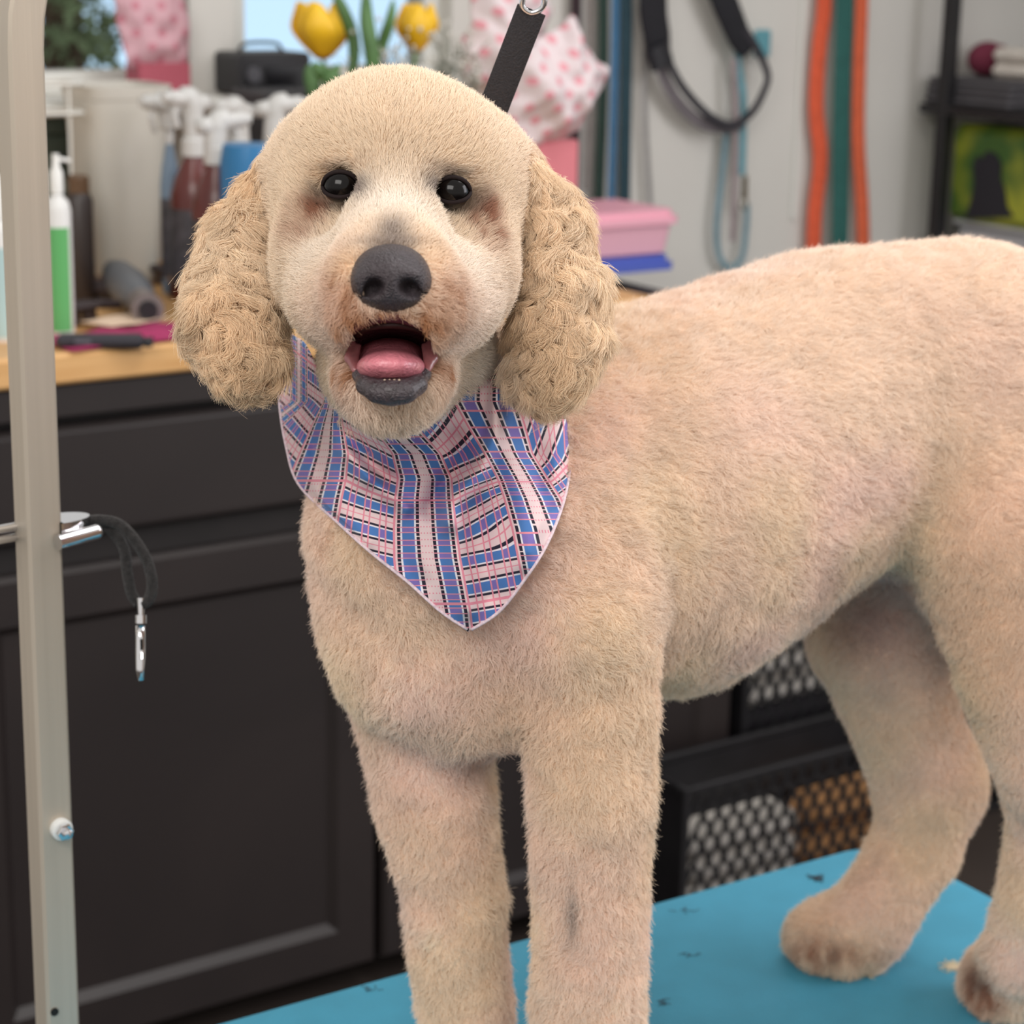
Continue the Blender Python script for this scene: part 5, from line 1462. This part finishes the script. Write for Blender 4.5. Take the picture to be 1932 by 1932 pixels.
def cloth_mat():
    m = bpy.data.materials.new('plaid cotton'); m.use_nodes = True; nt = m.node_tree; X.nt = nt
    b = nt.nodes['Principled BSDF']; b.inputs['Roughness'].default_value = .8; b.inputs['Sheen Weight'].default_value = .1; b.inputs['Specular IOR Level'].default_value = .25
    uvn = nt.nodes.new('ShaderNodeUVMap'); uvn.uv_map = 'weave'; sp = nt.nodes.new('ShaderNodeSeparateXYZ'); nt.links.new(uvn.outputs[0], sp.inputs[0])
    u, v = X(sp.outputs[0]), X(sp.outputs[1])
    cream = rgb(240, 215, 216); blue = rgb(80, 128, 194); lav = rgb(132, 118, 190); navy = rgb(40, 38, 56); pink = rgb(236, 148, 166); white = rgb(240, 238, 246)
    fu = (u + .5).frac() - .5; fv = (v).frac() - .5           # both -0.5..0.5, centred on groups / rows
    afu = fu.abs(); afv = fv.abs()
    panel = afu.gt(.27)
    # rows inside the panels
    row_blue = afv.lt(.165); row_blk = (afv - .265).abs().lt(.042); row_wh = (afv - .19).abs().lt(.025)
    blk_u = (u * 14.0).frac(); blk_u2 = (u * 14.0 + .5).frac()
    uu = (u * 7.0).frac()
    alt = (uu - .5).abs().lt(.17)
    colp = xmix(row_blue, cream, xmix(alt, blue, lav))
    colp = xmix(row_wh, colp, white)
    colp = xmix(row_blk, colp, navy)
    vl = ((uu - .32).abs().lt(.045)); vl2 = ((uu - .68).abs().lt(.045)); colp = xmix(xmax(vl, vl2), colp, pink)
    pk = (afv - .5).abs().lt(.018); colp = xmix(pk, colp, pink)
    # columns inside the groups
    au = (afu - .145).abs(); v3 = (v * 2.0).frac()
    vv = (v * 2.0).frac(); vv2 = (v * 4.0).frac()
    altv = (vv - .5).abs().lt(.16)
    colg = xmix(au.lt(.050), cream, xmix(altv, blue, lav))
    colg = xmix((au - .058).abs().lt(.008), colg, white)
    dash = (v3 - .5).abs().lt(.465)
    colg = xmix(xmin((au - .079).abs().lt(.0135), dash), colg, navy)
    hl = xmax((vv - .30).abs().lt(.035), (vv - .70).abs().lt(.035))
    colg = xmix(xmin(hl, au.lt(.095)), colg, pink)
    dots = xmin((vv2 - .5).abs().lt(.10), (((u * 40.0).frac()) - .5).abs().lt(.2)); colg = xmix(xmin(dots, afu.lt(.045)), colg, pink)
    edge = (afu - .262).abs().lt(.009); 
    col = xmix(panel, colg, colp); col = xmix(edge, col, pink)
    wide = ((v * .25).frac() - .5).abs().lt(.012); col = xmix(wide, col, pink)
    nt.links.new(col, b.inputs['Base Color'])
    t = nt.nodes.new('ShaderNodeTexNoise'); t.inputs['Scale'].default_value = 900; bp = nt.nodes.new('ShaderNodeBump'); bp.inputs['Distance'].default_value = .0004; bp.inputs['Strength'].default_value = .5
    nt.links.new(t.outputs[0], bp.inputs['Height']); nt.links.new(bp.outputs[0], b.inputs['Normal'])
    return m
cloth_m = cloth_mat()
BPl = (BP - np.array(dog.location)).reshape(-1, 3)
# close the degenerate tip row slightly so faces stay valid
ban = np_mesh('bandana', BPl, Qf, cloth_m, dog)
uvl = ban.data.uv_layers.new(name='weave')
li = np.zeros(len(ban.data.loops), np.int32); ban.data.loops.foreach_get('vertex_index', li)
uvs = np.stack([Uq.ravel()[li], Vq.ravel()[li]], 1).astype(np.float32); uvl.data.foreach_set('uv', uvs.ravel())
sd = ban.modifiers.new('thick', 'SOLIDIFY'); sd.thickness = .0011; sd.offset = 1
ban['label'] = 'pink, blue and black plaid bandana tied round the neck'
# stitched hem
hem = MB()
for c in (BP[0, ::2], BP[-1, ::2]):
    hem.tube([p - np.array(dog.location) - FWD * .0006 for p in c], .0011, 8, flat=.8, up=(0, -1, 0))
hem.build('hem', mat('pale hem thread', rgb(226, 206, 214), .85, noise=(500, .2)), ban, smooth=180)

# which hair roots are pressed flat by the cloth
CD = np.full((300, 300), 9.0)
_ci = np.clip(((x - 450) / 4).astype(int), 0, 299); _cj = np.clip(((y - 450) / 4).astype(int), 0, 299)
np.minimum.at(CD, (_ci.ravel(), _cj.ravel()), D_.ravel())
def under_cloth(P):
    v = P - CAM; d = v @ FWD; px = 966 + (v @ RGT) / d * FPX; py = 966 - (v @ UPV) / d * FPX
    i = ((px - 450) / 4).astype(int); j = ((py - 450) / 4).astype(int)
    ok = (i >= 0) & (i < 300) & (j >= 0) & (j < 300)
    c = np.full(len(P), 9.0); c[ok] = CD[i[ok], j[ok]]
    return (c < 5) & (d > c - .004) & (d < c + .035)
# ------------------------------------------------------------------ coat of hair
tri = np.concatenate([BF[:, [0, 1, 2]], BF[:, [0, 2, 3]]])
ta, tb, tcc = BV[tri[:, 0]], BV[tri[:, 1]], BV[tri[:, 2]]
tn = np.cross(tb - ta, tcc - ta); tarea = np.linalg.norm(tn, axis=1) / 2
VN = np.zeros_like(BV)
for i in range(3): np.add.at(VN, tri[:, i], tn)
VN /= np.linalg.norm(VN, axis=1)[:, None] + 1e-12
cen = (ta + tb + tcc) / 3
view = CAM - cen; view /= np.linalg.norm(view, axis=1)[:, None]
facing = (VN[tri[:, 0]] * view).sum(1)
headw = np.exp(-((cen - at(745, 450, 1.2)) ** 2).sum(1) / .13 ** 2)
dens = tarea * np.where(facing > -.25, 1.0, .3) * (1 + 1.4 * headw) * np.where(cen[:, 2] < TZ + .004, 0, 1)
rs = np.random.RandomState(7)
FURN = 1000000
pick = rs.choice(len(tri), FURN, p=dens / dens.sum())
u, v = rs.rand(FURN), rs.rand(FURN); m = u + v > 1; u[m], v[m] = 1 - u[m], 1 - v[m]
w0 = 1 - u - v
P0 = ta[pick] * w0[:, None] + tb[pick] * u[:, None] + tcc[pick] * v[:, None]
N0 = VN[tri[pick, 0]] * w0[:, None] + VN[tri[pick, 1]] * u[:, None] + VN[tri[pick, 2]] * v[:, None]
N0 /= np.linalg.norm(N0, axis=1)[:, None]
keep = in_mouth(P0, 1.02) > 1.0
for c, d in EYE3: keep &= ((P0 - c) ** 2).sum(1) > .0122 ** 2
keep &= NF.eval(P0) > -.001
vn_ = P0 - at(738, 534, 1.075); keep &= ((vn_ @ RGT) / pr(62, 1.07)) ** 2 + ((vn_ @ UPV) / pr(50, 1.07)) ** 2 + ((vn_ @ FWD) / .03) ** 2 > 1
keep &= LF.eval(P0) > .0005
P0, N0 = P0[keep], N0[keep]; n = len(P0)
ear = G_ear.eval(P0); earw = np.clip((.010 - ear) / .006, 0, 1)
hc = at(745, 450, 1.2)
hd_ = np.sqrt(((P0 - hc) ** 2).sum(1)); headw = np.clip((.135 - hd_) / .02, 0, 1) * (1 - earw)
nosep = at(738, 540, 1.08)
dnose = np.sqrt(((P0 - nosep) ** 2).sum(1))
ptip = np.array([proj_ for proj_ in np.stack([966 + ((P0 - CAM) @ RGT) / ((P0 - CAM) @ FWD) * FPX, 966 - ((P0 - CAM) @ UPV) / ((P0 - CAM) @ FWD) * FPX], 1)])
# lengths
L = .0064 + .0012 * vnoise(P0, 60, 11) + .0012 * vnoise(P0, 150, 13)
L = L * (1 - headw) + headw * .0074
L = np.where(under_cloth(P0), .0025, L)
muz = np.exp(-(dnose / .035) ** 2)
L = L * (1 - .45 * muz)
for c, d in EYE3:
    de = np.sqrt(((P0 - c) ** 2).sum(1)); L *= 1 - .65 * np.exp(-(de / .019) ** 2)
L = L * (1 - earw) + earw * (.0130 + .0022 * vnoise(P0, 40, 12))
# flow
down = np.array([0, 0, -1.0]); back = at(1900, 800, 1.6) - at(900, 900, 1.4); back /= np.linalg.norm(back)
Fl = np.tile(down * .6 + back * .8, (n, 1))
legw = np.clip((1.02 - P0[:, 2] - .0) / .05, 0, 1)[:, None]
Fl = Fl * (1 - legw) + down * legw
rad = P0 - (nosep + FWD * .0)
rad /= np.linalg.norm(rad, axis=1)[:, None]
Fl = Fl * (1 - headw[:, None]) + rad * headw[:, None]
Fl = Fl * (1 - earw[:, None]) + (down + .15 * N0) * earw[:, None]
Fl += .8 * np.stack([vnoise(P0, 85, 20 + q) for q in range(3)], 1) * (1 - headw[:, None] * .5)
T = Fl - N0 * (Fl * N0).sum(1)[:, None]; T /= np.linalg.norm(T, axis=1)[:, None] + 1e-9
B = np.cross(N0, T)
# clumps of wavy hair
cc1, ch1 = clump_centre(P0, .0055, 30); cc2, ch2 = clump_centre(P0, .0085, 40)
K = 6
S = np.linspace(0, 1, K)
lean = .5 * (1 - earw) + .75 * earw + .1 * headw
pts = np.zeros((n, K, 3), np.float32)
ph = 2 * np.pi * np.where(earw > .5, ch2, ch1) + rs.rand(n) * .35
ampl = (.0011 * (1 - headw * .65) * (1 - earw) + .0040 * earw)
wave = np.where(earw > .5, 1.25, .75) * 2 * np.pi
rnd = rs.randn(n, 3) * (.24 - .10 * earw - .10 * headw)[:, None]
cl = np.where(earw[:, None] > .5, cc2, cc1) - P0; cl -= N0 * (cl * N0).sum(1)[:, None]
clst = (.5 * (1 - headw * .8) * (1 - earw) + .88 * earw)
for i, s in enumerate(S):
    dirv = N0 * (1 - lean * s * .9)[:, None] + T * (lean * s * 1.1 + .15)[:, None] + rnd * s
    p = P0 + dirv * (L * s)[:, None] + cl * (clst * s ** 1.3)[:, None]
    p = p + (T * np.sin(ph + wave * s)[:, None] * .5 + B * np.cos(ph + wave * s)[:, None]) * (ampl * s)[:, None]
    pts[:, i] = p
# keep hair out of the table
pts[..., 2] = np.maximum(pts[..., 2], TZ + .001)
hcur = bpy.data.hair_curves.new('fur')
hcur.add_curves([K] * n)
hcur.attributes['position'].data.foreach_set('vector', (pts - np.array(dog.location, dtype=np.float32)).ravel())
rr0 = .00011 + .00003 * earw
rad_ = (rr0[:, None] * (1 - .65 * S[None] ** 1.5)).astype(np.float32)
ra = hcur.attributes.get('radius') or hcur.attributes.new('radius', 'FLOAT', 'POINT')
ra.data.foreach_set('value', rad_.ravel())
fc = paint(P0) * (1 + np.where(earw > .5, .20 * (ch2 - .5), (.09 * (1 - headw)) * (ch1 - .5)))[:, None]
fc = np.clip(fc, 0, 1)
ct = hcur.attributes.new('coat', 'FLOAT_COLOR', 'CURVE')
ct.data.foreach_set('color', np.concatenate([fc, np.ones((n, 1))], 1).astype(np.float32).ravel())
hcur.materials.append(coat_mat)
fur = bpy.data.objects.new('fur', hcur); COL.objects.link(fur); fur.parent = dog
body.location = -Vector(dog.location)
